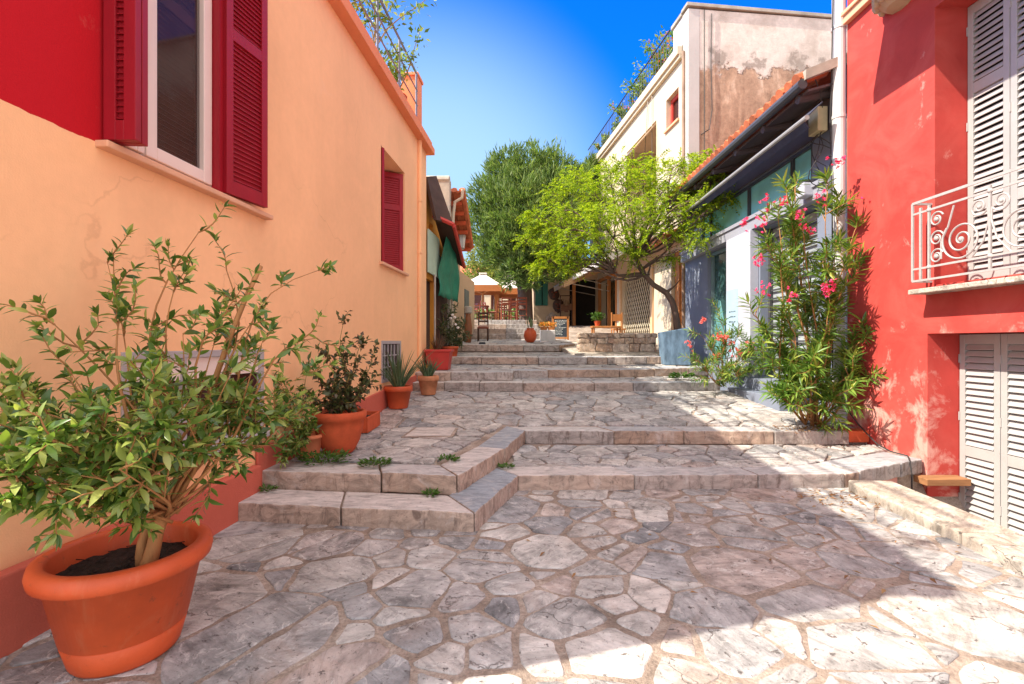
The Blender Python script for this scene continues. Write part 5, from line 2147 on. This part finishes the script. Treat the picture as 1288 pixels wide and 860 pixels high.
# --- small pinkish pot behind the big shrub with trailing green
c = Vector((-1.96, 4.62, .292))
p3 = thing('potted_trailer', 'small pinkish pot with trailing green stems behind the large shrub', 'plant', tuple(c))
MB().lathe(c, pot_prof(.09, .13, .22, .04, .015), 28).build('pot', M_CORN, p3, smooth=True)
b0 = c + Vector((0, 0, .2))
simple_plant(p3, [(b0, P(px, py, Y)) for px, py, Y in ((345, 560, 4.15), (360, 575, 4.2), (380, 540, 4.4), (335, 520, 4.3), (352, 480, 4.4), (385, 455, 4.4), (330, 450, 4.45), (372, 560, 4.25), (392, 520, 4.4))],
             12, .07, .38, L_SHRUB, M_TWIG, .006, .6, (.05, .14), 8, .2, .0)
# --- terracotta trough
tr2 = thing('clay_trough', 'empty rectangular terracotta trough between two round pots on the landing', 'planter', (-1.85, 6.2, .30))
m = MB()
x0, x1, y0, y1, z0, z1 = -1.99, -1.74, 5.75, 6.30, .30, .49
for a in ((x0, x0 + .02, y0, y1), (x1 - .02, x1, y0, y1), (x0 + .02, x1 - .02, y0, y0 + .02), (x0 + .02, x1 - .02, y1 - .02, y1)):
    m.box(*a, z0, z1)
m.box(x0 + .02, x1 - .02, y0 + .02, y1 - .02, z0, z0 + .03)
m.build('trough', M_TERRA2, tr2, bevel=.006)
MB().box(x0 + .021, x1 - .021, y0 + .021, y1 - .021, z0 + .031, z0 + .14).build('soil', M_SOIL, tr2)


def aloe(root, c, n, h, w, spread, mat=None):
    Vs, Fs = [], []
    for k in range(n):
        a = random.uniform(0, 6.28)
        r = random.uniform(0, .05)
        lean = random.uniform(.05, 1) * spread
        L = h * random.uniform(.6, 1.1)
        ns = 5
        o = len(Vs)
        b = c + Vector((r * math.cos(a), r * math.sin(a), 0))
        d = Vector((math.cos(a), math.sin(a), 0))
        s = Vector((-math.sin(a), math.cos(a), 0))
        ww = w * random.uniform(.7, 1.2)
        for i in range(ns + 1):
            t = i / ns
            p = b + d * (lean * L * t * (1 + .4 * t)) + Vector((0, 0, L * t * (1 - .25 * lean * t)))
            q = ww * (1 - t) ** .8 * .5 + .001
            Vs += [tuple(p - s * q + d * q * .3), tuple(p + d * -q * .8), tuple(p + s * q + d * q * .3)]
        for i in range(ns):
            for j in range(2):
                A = o + i * 3 + j
                Fs.append((A, A + 1, A + 4, A + 3))
            A = o + i * 3
            Fs.append((A + 2, A, A + 3, A + 5))
    foliage('blades', mat or L_ALOE, root, [(np.array(Vs), np.array(Fs))])


random.seed(9)
c = Vector((-1.74, 7.30, .392))
p4 = thing('potted_aloe', 'tall spiky aloe in an orange tapered pot below the barred window', 'plant', tuple(c))
MB().lathe(c, pot_prof(.145, .215, .34, .08, .02), 36).build('pot', M_TERRA, p4, smooth=True)
MB().lathe(c + Vector((0, 0, .25)), [(.175, 0), (.02, .02)], 20).build('soil', M_SOIL, p4)
aloe(p4, c + Vector((0, 0, .26)), 52, .74, .04, .62)
c = Vector((-1.47, 8.38, .478))
p5 = thing('potted_aloe', 'short stubby aloe in a pale clay pot at the foot of the upper steps', 'plant', tuple(c))
MB().lathe(c, pot_prof(.125, .185, .33, .085, .018), 36).build('pot', M_TERRA3, p5, smooth=True)
MB().lathe(c + Vector((0, 0, .25)), [(.15, 0), (.02, .02)], 20).build('soil', M_SOIL, p5)
aloe(p5, c + Vector((0, 0, .26)), 48, .40, .045, .6)
# red square tub at the house corner
c = Vector((-1.48, 9.72, .84))
p6 = thing('potted_grass', 'red square tub of spiky reddish grass at the corner of the peach house', 'plant', tuple(c))
m = MB()
for (a, b, z0, z1) in ((.20, .225, 0, .34),):
    vs_ = []
    for r, z in ((.20, 0), (.245, .36), (.275, .365), (.275, .41), (.245, .41), (.235, .33)):
        vs_ += [(c.x + sx_ * r, c.y + sy_ * r, c.z + z) for sx_, sy_ in ((-1, -1), (1, -1), (1, 1), (-1, 1))]
    fs = [(3, 2, 1, 0)]
    for i in range(5):
        fs += [(i * 4 + j, i * 4 + (j + 1) % 4, i * 4 + 4 + (j + 1) % 4, i * 4 + 4 + j) for j in range(4)]
    fs.append((20, 21, 22, 23))
    m.add(vs_, fs)
m.build('tub', M_REDPOT, p6, bevel=.012)
aloe(p6, c + Vector((-.05, 0, .33)), 60, .42, .016, .6, L_DEAD)
# dark hanging plants below the tarpaulin
random.seed(14)
p7 = thing('hanging_plant', 'dark trailing pot plant with pale flowers in the shade below the tarpaulin', 'plant', (-1.45, 11.2, 1.05))
MB().lathe((-1.45, 11.2, 1.0), pot_prof(.15, .2, .3), 20).build('pot', M_TERRA2, p7, smooth=True)
simple_plant(p7, [(Vector((-1.45, 11.2, 1.25)), P(px, py, Y)) for px, py, Y in ((560, 385, 11.0), (568, 395, 11.2), (575, 410, 11.4), (582, 420, 11.4), (565, 425, 11.0), (590, 425, 11.6), (572, 388, 11.3), (584, 405, 11.5), (556, 410, 10.9), (578, 430, 11.4))],
             14, .09, .4, leafmat('dull_leaves', [(.04, .07, .03), (.08, .10, .05), (.14, .15, .08)]), M_TWIG, .008, .6, (.06, .2), 8, .2)
mm = MB()
for px, py in ((569, 396), (572, 399), (567, 400), (576, 412), (573, 408)):
    MB().ball(P(px, py, 10.9), .035, .035, .03, 7, 5, .3).build('flower', M_CLOTH, p7)


# --- tall oleander in front of the shop
def oleander(root, stems, tw_n, leaf, density, flowers, petals, r0=.02, xmax=None):
    mb = MB()
    LP, LD, LL = [], [], []
    tips = []
    for a, b in stems:
        pts = path(a, b, 9, .06)
        mb.tube(pts, [r0 * (1 - .75 * k / 9) for k in range(10)], 6)
        for k in range(tw_n):
            t = .15 + .85 * random.random() ** .6 if k else 1.0
            p, d = along(pts, t)
            dv = (d * .7 + rvec(.5) + Vector((0, 0, .35))).normalized()
            e = p + dv * random.uniform(.12, .38)
            if xmax and e.x > xmax(e.y):
                e.x = xmax(e.y)
            tw = path(p, e, 4, .08)
            mb.tube(tw, [.006, .005, .004, .0035, .003], 4, caps=False)
            tips.append(tw[-1])
            for q in range(density):
                t2 = .25 + .75 * (q // 3 + .5) / (density / 3)
                pp, dd = along(tw, min(1, t2))
                sd = dd.orthogonal().normalized()
                ang = (q % 3) * 2.094 + (q // 3) * 1.05 + random.uniform(-.25, .25)
                out = Matrix.Rotation(ang, 3, dd) @ sd
                LP.append(pp)
                k2 = .9 if t2 < .9 else 1.7
                LD.append(dd * k2 * random.uniform(.6, 1.1) + out + Vector((0, 0, -.05)))
                LL.append(leaf * random.uniform(.65, 1.15))
    mb.build('stem', M_BARK, root, smooth=True)
    LL = np.array(LL)
    foliage('foliage', L_OLE, root, [leaf_fine(np.array(LP), np.array(LD), LL, LL * .15, .5, .16, .15)], True)
    for f in flowers:
        FP, FD, FL = [], [], []
        f = Vector(f)
        for k in range(random.randint(8, 13)):
            cc = f + rvec(.04)
            nrm = (rvec(.5) + Vector((-.4, -.8, .4))).normalized()
            s1_ = nrm.orthogonal().normalized()
            for j in range(5):
                dd = Matrix.Rotation(j * 1.2566, 3, nrm) @ s1_
                FP.append(cc)
                FD.append(dd + nrm * .35)
                FL.append(random.uniform(.026, .038))
        FL = np.array(FL)
        foliage('flower_cluster', petals, root, [leaf_arrays(np.array(FP), np.array(FD), FL, FL * .9, .2, .1, .05)])
    return tips


random.seed(21)
ol = thing('oleander', 'tall pink flowering oleander growing beside the white drainpipe', 'plant', (3.98, 6.35, .31))
b = Vector((4.0, 6.32, .30))
stems = []
for px, py, Y in ((1042, 232, 6.15), (990, 250, 5.95), (960, 285, 5.9), (1010, 290, 5.9), (1075, 290, 6.05), (1035, 330, 5.9), (950, 395, 6.0), (985, 350, 5.9),
                  (1070, 340, 6.0), (1090, 420, 6.0), (955, 440, 6.1), (1000, 420, 5.9), (1040, 410, 5.85), (975, 470, 6.0), (1020, 460, 5.8), (1070, 470, 5.9),
                  (985, 500, 5.9), (1050, 500, 5.85), (1010, 310, 6.2), (1055, 270, 6.2), (1085, 480, 6.05), (965, 420, 6.2), (1025, 380, 6.2), (980, 285, 6.1), (1000, 235, 6.2)):
    stems.append((b + Vector((random.uniform(-.14, .14), random.uniform(-.1, .1), 0)), P(px, py, Y)))
oleander(ol, stems, 10, .165, 25,
         [P(px, py, Y) for px, py, Y in ((1032, 249, 5.8), (961, 283, 5.8), (1018, 287, 5.75), (966, 252, 5.8), (1042, 357, 5.75), (996, 371, 5.7), (938, 280, 5.95), (1095, 254, 6.0), (1052, 203, 6.1), (962, 364, 5.9), (955, 325, 5.9), (982, 252, 5.8), (1006, 270, 5.8), (1040, 366, 5.75))],
         M_PINK, .016, xmax=lambda y: 4.40)
sm = thing('oleander', 'low bushy oleander with salmon flowers in front of the shop window', 'plant', (3.85, 8.55, .70))
b = Vector((3.86, 8.75, .665))
stems = [(b + rvec(.04), P(px, py, Y)) for px, py, Y in ((905, 402, 8.4), (885, 425, 8.4), (925, 425, 8.4), (940, 450, 8.3), (880, 455, 8.3), (910, 440, 8.2), (930, 470, 8.2), (945, 435, 8.5), (895, 470, 8.2), (915, 465, 8.1), (950, 465, 8.4))]
oleander(sm, stems, 8, .13, 21, [P(px, py, 8.15) for px, py in ((903, 425), (912, 423), (918, 430), (925, 442), (866, 433), (885, 402), (904, 449), (945, 436))], leafmat('salmon_petals', [(.75, .12, .10), (.78, .22, .22)], .6), .014, xmax=lambda y: 4.25)


# --- weeds in the joints
def weed(label, c, r, n, L=.05):
    w = thing('weed', label, 'weed', tuple(c))
    P_, D_, LL = [], [], []
    for k in range(n):
        a, q = random.uniform(0, 6.28), r * math.sqrt(random.random())
        P_.append((c[0] + q * math.cos(a), c[1] + q * math.sin(a) * .6, c[2] + random.uniform(0, r * .35)))
        D_.append((math.cos(a) + random.gauss(0, .5), math.sin(a) + random.gauss(0, .5), random.uniform(.2, .9)))
        LL.append(L * random.uniform(.5, 1.2))
    LL = np.array(LL)
    foliage('foliage', L_WEED, w, [leaf_arrays(np.array(P_), np.array(D_), LL, LL * .45, .5)])
    return w


random.seed(33)
weed('green weed tuft on the edge of the landing in front of the round pot', (-1.23, 4.26, .30), .13, 170)
weed('green weed in the joint beside the corner slab of the upper step', (-.58, 4.42, .30), .08, 80)
weed('small weed growing from the riser joint below the corner slab', (-.66, 3.90, .15), .055, 70, .045)
weed('tiny dark weed where the diagonal step meets the lower tread', (-.06, 4.75, .15), .06, 60, .05)
weed('weed at the left end of the lower step beside the plinth', (-2.06, 4.02, .15), .06, 60, .045)
weed('trailing weed along the back of the step under the potted rose', (-1.72, 4.38, .30), .22, 260, .055)
weed('dry yellow green weed on the tread beside the low oleander', (3.25, 9.15, .70), .22, 160, .09)
tag(MB().box(-.9, -.72, 12.9, 13.05, 1.33, 1.40).build('stone_lump', M_DARKIRON, loc=(-.8, 13, 1.35), bevel=.03), 'small dark lump lying on the shaded steps beside the little chair', 'stone')
# inspection slab in the landing
cv = thing('cover_slab', 'smooth square cover slab set among the flagstones of the landing', 'cover', (-.95, 5.85, .29))
MB().prism([(-1.25, 5.55), (-.72, 5.58), (-.72, 6.12), (-1.22, 6.10)], .28, .306).build('slab', M_KERB, cv, bevel=.006)
MB().prism([(-1.285, 5.52), (-.685, 5.545), (-.685, 6.155), (-1.255, 6.135)], .27, .302).build('rim', M_MORTAR, cv)

# leaf litter near the oleander and the kerb
LPn = np.array([(3.0 + RNG.normal(0, .25), 4.25 + RNG.normal(0, .14), .012 + RNG.random() * .01) for _ in range(130)] + [(3.85 + RNG.normal(0, .3), 6.0 + RNG.normal(0, .1), .31 + RNG.random() * .012) for _ in range(200)] + [(1.9 + RNG.normal(0, .9), 3.4 + RNG.normal(0, .7), .014) for _ in range(50)])
lt = thing('leaf_litter', 'scattered dry brown leaves lying on the paving by the sloping kerb', 'leaves', (3.0, 4.25, 0))
lt['kind'] = 'stuff'
LLn = RNG.uniform(.03, .07, len(LPn))
fo = foliage('dry_leaves', leafmat('dry_leaves', [(.16, .07, .03), (.26, .13, .05), (.35, .22, .10)], .7, .1), lt, [leaf_arrays(LPn, np.stack([RNG.normal(0, 1, len(LPn)), RNG.normal(0, 1, len(LPn)), RNG.normal(0, .08, len(LPn))], 1), LLn, LLn * .35, .2)])


# ================================================================== CAFE FURNISHINGS
bench = thing('white_bench', 'low whitewashed bench heaped with orange flower baskets left of the menu board', 'bench', (1.08, 14.5, 1.40))
MB().box(.86, 1.30, 14.3, 14.75, 1.38, 1.76).build('block', M_WHITE, bench, bevel=.02)
for k, (x, lab) in enumerate(((.97, 'left basket of orange flowers on the white bench'), (1.19, 'right basket of orange flowers on the white bench, nearest the menu board'))):
    bk = thing('flower_basket', lab, 'basket', (x, 14.5, 1.762), 0, 'flower baskets on the bench')
    MB().lathe((x, 14.5, 1.762), [(.09, 0), (.12, .1)], 12).build('basket', M_WOOD, bk)
    random.seed(40 + k)
    pp = np.array([(x + random.gauss(0, .07), 14.5 + random.gauss(0, .06), 1.87 + random.uniform(0, .12)) for _ in range(150)])
    dd = RNG.normal(0, 1, (150, 3)) + np.array([0, -.4, .5])
    foliage('flowers', leafmat('orange_petals', [(.70, .20, .03), (.72, .38, .08), (.10, .16, .03)], .6), bk, [leaf_arrays(pp, dd, .06, .035)])
cp = thing('potted_cactus', 'round orange pot with a little cactus at the edge of the sunlit cafe floor', 'plant', (.52, 13.6, 1.40))
MB().lathe((.52, 13.6, 1.385), [(.09, 0), (.16, .08), (.19, .20), (.16, .32), (.10, .38), (.12, .41), (.09, .41)], 20).build('pot', M_TERRA, cp, smooth=True)
m = MB()
m.ball((.55, 13.6, 1.93), .05, .03, .13, 8, 7)
m.ball((.50, 13.6, 2.04), .035, .025, .09, 8, 7)
m.tube([(.47, 13.6, 1.76), (.44, 13.6, 1.98), (.38, 13.6, 2.2)], .015, 5)
m.build('cactus', L_ALOE, cp)
tb2 = thing('side_table', 'small orange wooden side table behind the low stone wall', 'table', (2.45, 12.9, 1.2))
MB().box(2.15, 2.95, 12.75, 13.15, 1.78, 1.83).build('tabletop', M_WOOD, tb2, bevel=.008)
for x in (2.2, 2.9):
    for y in (12.8, 13.1):
        MB().tube([(x, y, 1.15), (x, y, 1.78)], .025, 5).build('leg', M_WOOD, tb2)
cb = thing('cafe_chair', 'orange wooden chair end on behind the stone wall by the lattice gate', 'chair', (3.0, 13.6, 1.3))
MB().box(2.85, 3.2, 13.4, 13.75, 1.74, 1.78).build('seat', M_WOOD, cb)
for x in (2.87, 3.17):
    MB().tube([(x, 13.43, 1.3), (x, 13.43, 1.74)], .02, 5).build('leg', M_WOOD, cb)
    MB().tube([(x, 13.73, 1.3), (x, 13.73, 2.25)], .02, 5).build('leg', M_WOOD, cb)
MB().box(2.87, 3.17, 13.72, 13.74, 2.0, 2.2).build('backrest', M_WOOD, cb)
pt = thing('potted_herb', 'small green herb in a pot on the orange side table', 'plant', (2.32, 12.95, 1.83))
MB().lathe((2.32, 12.95, 1.831), [(.06, 0), (.09, .14)], 14).build('pot', M_TERRA2, pt)
pp = np.array([(2.32 + random.gauss(0, .08), 12.95 + random.gauss(0, .07), 1.98 + random.uniform(0, .2)) for _ in range(160)])
foliage('foliage', L_WEED, pt, [leaf_arrays(pp, RNG.normal(0, 1, (160, 3)) + np.array([0, 0, .6]), .08, .04)])

# slate-sided planter with the acacia
pc = Vector((3.72, 10.85, .90))
aca = thing('acacia_tree', 'leaning feathery yellow green acacia growing out of a blue slate planter', 'tree', tuple(pc))
m = MB()
q0 = [(3.44, 10.68), (3.98, 10.62), (4.06, 11.12), (3.46, 11.15)]
q1 = [(3.36, 10.66), (3.92, 10.58), (3.98, 11.12), (3.40, 11.15)]
zt_ = [1.62, 1.72, 1.72, 1.62]
vs_ = [(x, y, .885) for x, y in q0] + [(x, y, z) for (x, y), z in zip(q1, zt_)]
inn = [(x + (3.68 - x) * .12, y + (10.88 - y) * .12, z) for (x, y), z in zip(q1, zt_)]
inn2 = [(x, y, z - .12) for x, y, z in inn]
vs_ += inn + inn2
fs = [(3, 2, 1, 0)]
for o in (0, 4, 8):
    fs += [(o + j, o + (j + 1) % 4, o + 4 + (j + 1) % 4, o + 4 + j) for j in range(4)]
fs.append((12, 13, 14, 15))
m.add(vs_, fs)
m.build('planter', M_PLANTER, aca, bevel=.01)
m = MB().box(3.45, 3.94, 10.66, 11.1, 1.50, 1.56)
m.build('soil', M_SOIL, aca)
random.seed(77)
mb_ = MB()
tk = [P(853, 420, 10.9), P(850, 395, 10.95), P(846, 380, 11.0), P(838, 368, 11.05), P(822, 358, 11.1), P(810, 345, 11.15)]
mb_.tube(tk, [.085, .078, .072, .066, .06, .052], 9)
k1 = path(tk[-1], P(800, 325, 11.2), 3, .04)
mb_.tube(k1, [.06, .055, .05, .045], 8)
k2 = path(tk[3], P(855, 352, 11.0), 4, .08)
mb_.tube(k2, [.04, .03, .022, .015, .01], 7)
k3 = path(tk[-1], P(772, 343, 11.2), 4, .08)
mb_.tube(k3, [.055, .048, .04, .032, .026], 7)
for ex, ey, ed in ((742, 333, 11.0), (757, 348, 11.3), (778, 322, 11.6), (835, 318, 11.4), (728, 322, 11.5)):
    mb_.tube(path(tk[-1], P(ex, ey, ed), 7, .16), [.04, .034, .028, .022, .016, .012, .008, .005], 6)
hubs = [k1[-1], k1[-1], k3[-1], k1[1]]
crown = [  # px, py, depth, radius (m)
    (700, 300, 11.3, .50), (705, 265, 11.6, .50), (735, 240, 12.0, .60), (770, 225, 11.6, .60), (805, 228, 11.3, .60), (840, 235, 11.0, .55),
    (868, 232, 10.9, .48), (785, 262, 10.8, .62), (830, 268, 10.6, .58), (745, 275, 10.9, .62), (715, 312, 10.9, .42), (760, 300, 10.7, .52),
    (800, 295, 10.7, .50), (865, 262, 10.5, .42), (690, 325, 11.2, .34), (735, 318, 11.2, .42), (680, 285, 11.5, .30), (845, 292, 10.8, .32), (885, 215, 11.2, .32),
    (760, 250, 12.8, .7), (820, 250, 12.4, .65), (725, 285, 12.4, .55), (832, 325, 10.9, .16), (812, 205, 11.8, .3), (755, 210, 12.2, .3), (893, 235, 10.4, .34), (880, 200, 11.4, .34), (902, 205, 11.6, .26), (862, 212, 11.6, .42), (845, 205, 11.9, .4), (872, 285, 10.3, .26), (782, 205, 12.0, .42), (722, 225, 12.6, .5), (790, 320, 10.9, .3), (700, 240, 12.4, .4), (898, 222, 9.9, .30), (880, 250, 9.8, .30), (888, 205, 10.6, .34), (868, 300, 10.0, .18), (905, 250, 9.6, .16), (660, 300, 11.4, .2), (668, 272, 11.6, .24), (675, 335, 11.2, .2), (715, 338, 11.0, .2)]
FP_, FD_, FL_ = [], [], []
for px, py, Y, r in crown:
    cc = P(px + (10 if px > 730 else 2), py, Y)
    r *= .92
    h = min(hubs, key=lambda q: (q - cc).length)
    pts = path(h, cc, 6, .10, -.05)
    mb_.tube(pts, [.030, .026, .022, .018, .014, .010, .007], 6)
    nf = int(280 * r * r) + 30
    for k in range(7):
        p, d = along(pts, random.uniform(.5, 1))
        e = cc + Vector((random.gauss(0, .5), random.gauss(0, .5), random.gauss(0, .30))) * r
        tw = path(p, e, 4, .12)
        mb_.tube(tw, [.010, .008, .006, .005, .003], 4, caps=False)
    for k in range(nf):
        v = rvec(1).normalized() * r * random.random() ** .45 * (1.35 if random.random() < .12 else 1.0)
        v.z *= .62
        p = cc + v
        d = Vector((v.x, v.y, 0)) * .7 + rvec(.4 * r) + Vector((-.1, -.1, random.uniform(-.25, .15))) * r
        FP_.append(p)
        FD_.append(d.normalized())
        FL_.append(random.uniform(.16, .34))
mb_.build('trunk', M_BARKD, aca, smooth=True)
FPn, FDn, FLn = np.array(FP_), np.array(FD_), np.array(FL_)
arr = []
K = 10
up_ = np.array([0, 0, 1.0])
sd_ = unit(np.cross(FDn, up_ + RNG.normal(0, .4, FDn.shape)))
for k in range(K):
    t = (k + .7) / K
    pos = FPn + FDn * (FLn * t)[:, None] - up_ * (FLn * t * t * .35)[:, None]
    for s_ in (-1, 1):
        dd = FDn * .55 + sd_ * s_ + RNG.normal(0, .22, FDn.shape)
        ln = FLn * .20 * (1 - .35 * abs(t - .5)) + .012
        arr.append(leaf_arrays(pos, dd, ln, ln * .42, .5, .1, 0, True))
foliage('foliage', L_ACA, aca, arr)
print('acacia leaflets', len(FP_) * K * 2)

# --- big feathery evergreen at the head of the steps
random.seed(88)
ev = thing('evergreen_tree', 'broad dense dark green feathery tree with a thick trunk beside the steps', 'tree', (.58, 19.2, 2.0))
mb_ = MB()
tk = path((.58, 19.3, 1.4), (.55, 19.4, 4.6), 6, .02)
mb_.tube(tk, [.34, .30, .28, .27, .27, .29, .32], 12)
mb_.tube(path((.42, 19.25, 1.4), (.30, 19.3, 4.4), 5, .03), [.16, .15, .14, .13, .12, .1], 8)
lob = [(625, 250, 19.5, 1.1), (612, 285, 19.2, .8), (640, 222, 19.6, 1.0), (668, 215, 19.8, 1.0), (700, 218, 19.8, 1.0), (655, 260, 18.6, 1.3), (690, 255, 18.8, 1.2),
       (640, 300, 18.8, 1.0), (672, 300, 18.4, 1.0), (705, 290, 19.0, 1.0), (730, 235, 20.0, 1.0), (660, 330, 18.8, .6), (690, 330, 19.2, .6), (638, 325, 19.4, .5), (730, 275, 20.4, 1.0),
       (655, 250, 21.0, 1.6), (700, 250, 21.2, 1.5), (628, 215, 19.9, .5), (745, 215, 20.4, .6), (608, 262, 19.5, .6), (640, 348, 18.6, .4), (668, 352, 18.3, .4), (700, 345, 18.6, .45), (618, 318, 19.0, .5), (715, 322, 18.9, .6), (650, 335, 18.2, .4)]
NP, ND, NL = [], [], []
for px, py, Y, r in lob:
    cc = P(px, py, Y)
    mb_.tube(path(tk[-1], cc, 6, .08), [.12, .10, .08, .06, .045, .03, .02], 6)
    nc = int(78 * r * r) + 12
    for k in range(nc):
        v = rvec(1).normalized() * r * (random.random() ** .35)
        c2 = cc + v
        dv = (v.normalized() * .7 + Vector((0, 0, .75)) + rvec(.25)).normalized()
        for q in range(26):
            NP.append(c2 + rvec(.09 * r + .03))
            ND.append(dv + rvec(.33))
            NL.append(random.uniform(.14, .36))
mb_.build('trunk', M_BARKD, ev, smooth=True)
NL = np.array(NL)
foliage('crown', L_TREE, ev, [leaf_arrays(np.array(NP), np.array(ND), NL, .035 + NL * .04, 1.0, .1, 0, True)])
print('evergreen', len(NP))


def leafy_tree(name, label, base, crowns, mat, leaf, dens, trunk_r=.2):
    t = thing(name, label, 'tree', tuple(base))
    mb = MB()
    mc = sum((Vector(c_[0]) for c_ in crowns), Vector()) / len(crowns)
    mid = Vector(base).lerp(mc, .55)
    mb.tube(path(base, mid, 5, .04), [trunk_r, trunk_r * .85, trunk_r * .75, trunk_r * .7, trunk_r * .6, trunk_r * .5], 8)
    LP, LD, LL = [], [], []
    for c_, r in crowns:
        c_ = Vector(c_)
        mb.tube(path(mid, c_, 5, .08), [trunk_r * .4 * (1 - k * .16) for k in range(6)], 6)
        for k in range(int(dens * r * r)):
            v = rvec(1).normalized() * r * random.random() ** .4
            cc = c_ + v
            for q in range(12):
                LP.append(cc + rvec(.12))
                LD.append(rvec(1) + v.normalized() * .6)
                LL.append(leaf * random.uniform(.6, 1.3))
    mb.build('trunk', M_BARKD, t, smooth=True)
    LL = np.array(LL)
    foliage('crown', mat, t, [leaf_arrays(np.array(LP), np.array(LD), LL, LL * .45, 1.0, .1, 0, True)])
    return t


random.seed(51)
leafy_tree('olive_tree', 'yellow green leafy tree rising behind the two restaurant canopies', (-1.0, 31, 2.4),
           [(P(605, 325, 30), 1.3), (P(625, 310, 31), 1.3), (P(640, 335, 30), 1.2), (P(612, 350, 29), .9), (P(600, 340, 31), 1.0), (P(650, 350, 31), 1.0), (P(628, 345, 29), 1.0)], L_BACK, .22, 60, .2)
leafy_tree('olive_tree', 'dull green tree half hidden behind the evergreen crown', (3.5, 34, 2.6),
           [(P(690, 330, 33), 1.8), (P(720, 300, 34), 1.6), (P(670, 350, 32), 1.4)], L_BACK, .24, 40, .2)


def bush(label, c, r, n, mat, leaf, fl=None, name='bush', pot=True):
    b_ = thing(name, label, 'plant', (c[0], c[1], c[2]))
    c = Vector(c)
    if pot:
        MB().lathe(c, [(.16, 0), (.22, .3), (.20, .3)], 14).build('pot', M_TERRA2, b_)
    mb = MB()
    LP, LD, LL = [], [], []
    tp_ = c + Vector((0, 0, .28 if pot else 0))
    for k in range(9):
        e = tp_ + Vector((random.gauss(0, .55), random.gauss(0, .55), random.uniform(.5, 1.7))) * r
        pts = path(tp_, e, 5, .1)
        mb.tube(pts, [.014, .012, .01, .008, .006, .004], 5)
        for q in range(n):
            p, d = along(pts, random.uniform(.35, 1))
            LP.append(p + rvec(.12 * r))
            LD.append(rvec(1) + d * .6)
            LL.append(leaf * random.uniform(.6, 1.3))
    mb.build('stem', M_TWIG, b_)
    LL = np.array(LL)
    foliage('foliage', mat, b_, [leaf_arrays(np.array(LP), np.array(LD), LL, LL * .45, .8, .15, .05)])
    if fl:
        FPx = np.array([LP[random.randrange(len(LP))] for _ in range(50)])
        foliage('flowers', fl, b_, [leaf_arrays(np.repeat(FPx, 4, 0) + RNG.normal(0, .02, (200, 3)), RNG.normal(0, 1, (200, 3)), .06, .05)])
    return b_


# plants on the peach roof terrace
random.seed(61)
for i, (y, x, r, lab) in enumerate(((8.6, -.25, .55, 'leafy roof plant behind the railing next to the peach parapet'), (7.6, -.30, .80, 'taller airy roof plant behind the railing of the peach house'), (6.6, -.32, .85, 'roof plant behind the railing nearest the top edge of the picture'))):
    bush(lab, lp(x, y, HZ + .245), r, 62, L_SHRUB, .10, None, 'roof_plant')
# plants on the cream roof terrace
B_T = XF[tall]
for i, (y, r, fl, lab) in enumerate(((2.1, .75, M_REDF, 'bushy roof plant with red flowers nearest the cream parapet'), (3.5, .85, None, 'tall straggly roof plant left of the red flowering one'), (4.9, .55, M_REDF, 'roof plant with orange flowers in the middle of the iron railing'), (6.3, .45, None, 'low roof plant towards the far end of the iron railing'), (7.6, .35, M_REDF, 'smallest roof plant at the far end of the iron railing'))):
    bush(lab, B_T @ Vector((.22, y, 9.05)), r, 85, L_SHRUB if i % 2 else L_OLE, .13, fl, 'roof_plant')
# hedges, back wall and house behind the terrace
hd = thing('hedge', 'clipped dark green hedge along the back of the restaurant terrace', 'hedge', (0, 27.5, 2.4))
LPn = np.stack([RNG.uniform(-3, 2.2, 2600), RNG.uniform(27.2, 27.9, 2600), RNG.uniform(2.4, 3.25, 2600)], 1)
foliage('foliage', L_SHRUB, hd, [leaf_arrays(LPn, RNG.normal(0, 1, (2600, 3)), .16, .08)])
bh = thing('cream_house', 'cream house with tall windows seen behind the restaurant canopies', 'house', (0, 36, 2.6))
m = MB().box(-5, 5, 36, 42, 2.4, 6.4)
m.build('wall', M_CREAM, bh)
for x in (-2.6, -1.3, 0.0, 1.3, 2.6):
    w_ = MB().box(x - .35, x + .35, 35.95, 35.99, 3.5, 5.2).build('window', M_BEIGE, bh)
    MB().box(x - .28, x + .28, 35.93, 35.945, 3.58, 5.12).build('pane', M_GLASS, w_)
MB().prism([(-5.3, 35.6), (5.3, 35.6), (5.3, 42.3), (-5.3, 42.3)], lambda x, y: 6.41 + (y - 35.6) * .25, lambda x, y: 6.55 + (y - 35.6) * .25).build('roof', M_TILE, bh)
print('faces', sum(len(o.data.polygons) for o in bpy.data.objects if o.type == 'MESH'))
